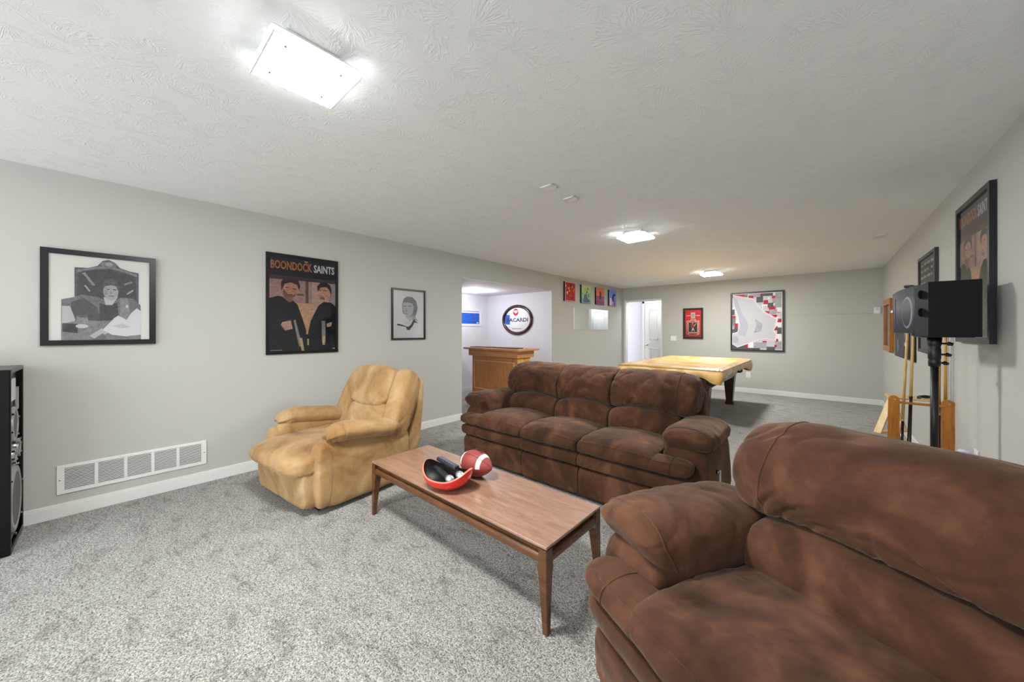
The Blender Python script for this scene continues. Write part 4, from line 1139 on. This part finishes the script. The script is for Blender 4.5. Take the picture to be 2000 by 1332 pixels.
    MB().box(x(.45), x(.66), y(3.36), y(3.62), -.004, .001).build('base_plate', BLACKP, sp)
    rm = MB().box(-.09, .09, -.022, .022, 0, .018, .005).build('remote_control', BLACKP, None)
    rm.location = (.46, 3.72, z1); rm.rotation_euler = (0, 0, R(70)); tag(rm, 'black remote control lying on top of the stand speaker', 'remote')
stand_speaker()

# ------------------------------------------------------------------ cue rack, cues, triangle
RY = 4.40
def cue_rack():
    o = thing('cue_rack', 'honey wood floor rack holding the pool cues by the right wall', 'cue rack', (.60, RY, 0))
    for xx, tilt in ((.435, .008), (.738, -.018)):
        pts = []
        for i in range(13):
            a = math.pi * i / 12; pts.append((.033 * math.cos(a), .735 + .033 * math.sin(a)))
        poly = [(.037, 0)] + pts + [(-.037, 0)]
        M_ = Matrix.Translation((xx - .60 + tilt * -.5, 0, 0)) @ Matrix.Rotation(tilt * 1.2, 4, 'Y')
        b_ = MB().prism(poly, -.012, .012, M_)
        p = b_.build('side_board', RACKW, o)
        MB().lathe([(0, .004), (.006, .003), (.007, 0)], 10, M_ @ Matrix.Translation((.006, -.012, .735)) @ Matrix.Rotation(R(90), 4, 'X')).build('screw_cap', CHROME, p)
    MB().box(-.165, .125, -.016, .016, .705, .722, .004).build('top_rail', RACKW, o)
    MB().box(-.165, .125, .03, .24, .035, .06, .004).build('base_shelf', RACKW, o)
    MB().box(-.19, .10, .075, .30, .728, .742, .005).build('tray', TRIW, o)
    MB().box(-.155, -.135, .0, .28, .70, .728, .003).build('tray_bracket', RACKW, o); MB().box(.112, .126, .07, .25, .04, .728, .003).build('back_board', RACKW, o)
cue_rack()
def cue(label, bot, top, shaft, butt, joint=.52, band=None):
    bot, top = Vector(bot), Vector(top); L_ = (top - bot).length; d = (top - bot).normalized()
    o = thing('pool_cue', label, 'pool cue', bot, 0, 'pool cues in the rack')
    P_ = lambda f: d * (L_ * f)
    MB().tube([P_(0), P_(.01), P_(joint)], [.013, .0145, .0108], 12).build('butt', butt, o)
    MB().tube([P_(joint), P_(joint + .012)], [.0112, .011], 12).build('joint_ring', band or CHROME, o)
    MB().tube([P_(joint + .012), P_(.985)], [.0105, .0068], 12).build('shaft', shaft, o)
    MB().tube([P_(.985), P_(1.0)], [.0068, .0066], 10).build('tip', WHITEP, o)
RW = mat('red_wrap', (84, 22, 28), .5)
cue('pale cue nearest the left board of the rack, light wood down to the rail', (.475, RY + .05, .062), (.525, RY + .02, 1.50), PALEW, DARKW, .34, PALEW)
cue('slim cue with a black butt and red wrap, second from the left', (.523, RY + .05, .062), (.555, RY + .02, 1.50), PALEW, DARKW, .48, BLACKP)
cue('thick amber cue just right of the speaker stand tube', (.688, RY + .058, .062), (.700, RY + .056, 1.48), wood('amber_shaft', (206, 152, 70), (176, 116, 40), (10, 10, 1), .3, .2), wood('red_butt', (110, 52, 34), (60, 24, 18), (9, 9, 2), .25, .3), .40, PALEW)
cue('cue with dark butt and silver joint beside the right board', (.722, RY + .034, .062), (.726, RY + .032, 1.49), wood('amber_shaft2', (214, 168, 84), (190, 132, 52), (10, 10, 1), .3, .2), DARKW, .47)
o = thing('ball_triangle', 'pale wooden billiard ball triangle hanging behind the cue rack', 'ball rack', (.452, RY + .33, .395), R(52))
tri = [(-.152, 0), (.152, 0), (0, .285)]
for i in range(3):
    a, c = Vector((tri[i][0], 0, tri[i][1])), Vector((tri[(i + 1) % 3][0], 0, tri[(i + 1) % 3][1]))
    dd = (c - a); an = math.atan2(dd.z, dd.x)
    M_ = Matrix.Translation(a) @ Matrix.Rotation(-an, 4, 'Y')
    MB().box(-.006, dd.length + .006, -.028, .028, -.006, .006, .003, M_).build('triangle_side', TRIW, o)
o = thing('chalk_cube', 'small dark cue chalk lying on the rack tray', 'chalk', (.595, RY + .12, .742))
MB().box(-.011, .011, -.011, .011, 0, .022, .002).build('chalk_block', mat('chalk_blue', (70, 74, 88), .8), o)
MB().lathe([(0, .022), (.006, .0222), (.008, .0225)], 10).build('worn_hollow', mat('chalk_pale', (150, 156, 170), .8), o)
o = MB().tube([(0, 0, .012), (.04, .02, .012), (.085, .03, .012)], [.008, .014, .009], 10).build('tip_tool', BLACKP, None)
o.location = (.60, RY + .16, .745); tag(o, 'small black cue tip tool lying on the rack tray', 'tool')

# ------------------------------------------------------------------ vents, plates, plugs
def grille():
    y0, y1, z0, z1 = -.25, .553, .161, .365
    o = thing('return_grille', 'long white return air grille low on the left wall', 'air vent', (XL, (y0 + y1) / 2, z0), R(90))
    w, h = (y1 - y0), z1 - z0
    f = MB(); e = .024
    f.box(-w / 2, w / 2, -.010, -.001, 0, e, .003).box(-w / 2, w / 2, -.010, -.001, h - e, h, .003)
    f.box(-w / 2, -w / 2 + .034, -.0098, -.001, e - .002, h - e + .002, .001).box(w / 2 - .034, w / 2, -.0098, -.001, e - .002, h - e + .002, .001)
    f.build('frame', WHITE, o)
    MB().box(-w / 2 + .02, w / 2 - .02, -.0028, -.0012, .01, h - .01).build('dark_duct', mat('duct_grey', (58, 58, 58), .8), o)
    iw = w - .068; sw = iw / 5
    for i in range(1, 5):
        x = -w / 2 + .034 + i * sw
        MB().box(x - .009, x + .009, -.0095, -.002, e, h - e, .002).build('mullion', WHITE, o)
    for i in range(5):
        x0, x1 = -w / 2 + .034 + i * sw, -w / 2 + .034 + (i + 1) * sw
        s = MB(); n = 15
        for k in range(n):
            z = e + (k + .5) * (h - 2 * e) / n
            s.box(x0, x1, -.0085, -.004, z - .0032, z + .0018)
        q = s.build('louvre_bank', WHITE, o); q['kind'] = 'stuff'
    for sx in (-1, 1):
        MB().lathe([(0, .002), (.004, .0015), (.005, 0)], 10, Matrix.Translation((sx * (w / 2 - .014), -.010, h / 2)) @ Matrix.Rotation(R(90), 4, 'X')).build('screw', CHROME, o)
grille()
def ceil_vent(label, x0, x1, y0, y1, n=5):
    o = thing('ceiling_vent', label, 'air vent', ((x0 + x1) / 2, (y0 + y1) / 2, H), 0, 'white ceiling vents')
    w, d_ = (x1 - x0) / 2, (y1 - y0) / 2
    f = MB()
    f.box(-w, w, -d_, -d_ + .016, -.010, 0, .003).box(-w, w, d_ - .016, d_, -.010, 0, .003).box(-w, -w + .016, -d_, d_, -.010, 0, .003).box(w - .016, w, -d_, d_, -.010, 0, .003)
    f.build('frame', WHITE, o)
    MB().box(-w + .01, w - .01, -d_ + .01, d_ - .01, -.003, -.001).build('backing', mat('vent_backing', (150, 150, 148), .7), o)
    for k in range(n):
        yy = -d_ + .016 + (k + .5) * (2 * d_ - .032) / n
        MB().box(-w + .014, w - .014, yy - .0055, yy + .0055, -.009, -.005, .001).build('slat', WHITE, o)
ceil_vent('white ceiling vent nearer the camera, first of the pair', -1.685, -1.555, 2.225, 2.310)
ceil_vent('white ceiling vent farther back, second of the pair', -1.68, -1.56, 2.545, 2.628)
ceil_vent('white ceiling vent at the far right near the right wall', .42, .545, 5.93, 6.16, 6)
ceil_vent('thin white ceiling vent before the back wall doorway', -3.02, -2.78, 8.30, 8.42)
def plate(name, label, cat, wall, s, z, w, h, kind):
    rz, at = WALLS[wall]
    o = thing(name, label, cat, at(s, z), rz)
    MB().box(-w / 2, w / 2, -.008, -.0005, 0, h, .002).build('cover_plate', WHITEP, o)
    if kind == 'switch':
        for sx in (-1, 1): MB().box(sx * w * .22 - .012, sx * w * .22 + .012, -.012, -.006, h * .25, h * .75, .002).build('rocker', WHITEP, o)
    elif kind == 'outlet':
        for f in (.18, .56):
            r_ = MB().box(-w * .25, w * .25, -.010, -.006, h * f, h * (f + .26), .002).build('socket', WHITEP, o)
            for sx in (-1, 1): MB().box(sx * .007 - .0015, sx * .007 + .0015, -.0104, -.009, h * (f + .1), h * (f + .2)).build('slot', DARKGAP, r_)
    elif kind == 'box':
        MB().box(-w * .42, w * .42, -.028, -.006, h * .06, h * .94, .004).build('housing', WHITEP, o)
        MB().box(-w * .2, w * .2, -.030, -.027, h * .55, h * .8, .001).build('display', mat('pale_display', (205, 208, 205), .3), o)
    return o
plate('light_switch', 'white double light switch beside the white doorway', 'switch', 'B', -2.748, 1.075, .125, .12, 'switch')
plate('wall_outlet', 'white wall outlet low on the back wall beside the pool table', 'outlet', 'B', -1.228, .318, .08, .118, 'outlet')
plate('thermostat', 'small white square box on the back wall near the far right corner', 'thermostat', 'B', .695, 1.62, .085, .12, 'box')
plate('blank_plate', 'small white plate on the right wall beside the oak shadow box', 'wall plate', 'R', 8.75, 1.62, .08, .12, 'switch')
o = MB().tube([(-.62, YB - .003, 1.635), (.652, YB - .003, 1.635)], .0018, 6).build('wall_cable', mat('cable_grey', (186, 186, 180), .5), None)
tag(o, 'thin pale cable running along the back wall to the white box', 'cable')
plate('wall_outlet', 'white wall outlet on the right wall with a plug-in device', 'outlet', 'R', 3.84, .40, .075, .118, 'outlet')
o = thing('plug_in_freshener', 'white plug-in device with a clear rounded cap on the right wall', 'plug device', (XR - .012, 3.90, .44), R(-90))
MB().lathe([(0, -.03), (.026, -.03), (.03, -.02), (.03, .03), (.027, .036)], 20, Matrix.Translation((0, -.034, 0))).build('device_body', WHITEP, o)
MB().lathe([(.027, .036), (.031, .04), (.031, .048), (.02, .054), (0, .056)], 20, Matrix.Translation((0, -.034, 0))).build('clear_cap', mat('pale_lilac_cap', (206, 206, 232), .15), o)
MB().box(-.008, .008, -.012, .0, -.008, .008, .002).build('plug_prongs', WHITEP, o)
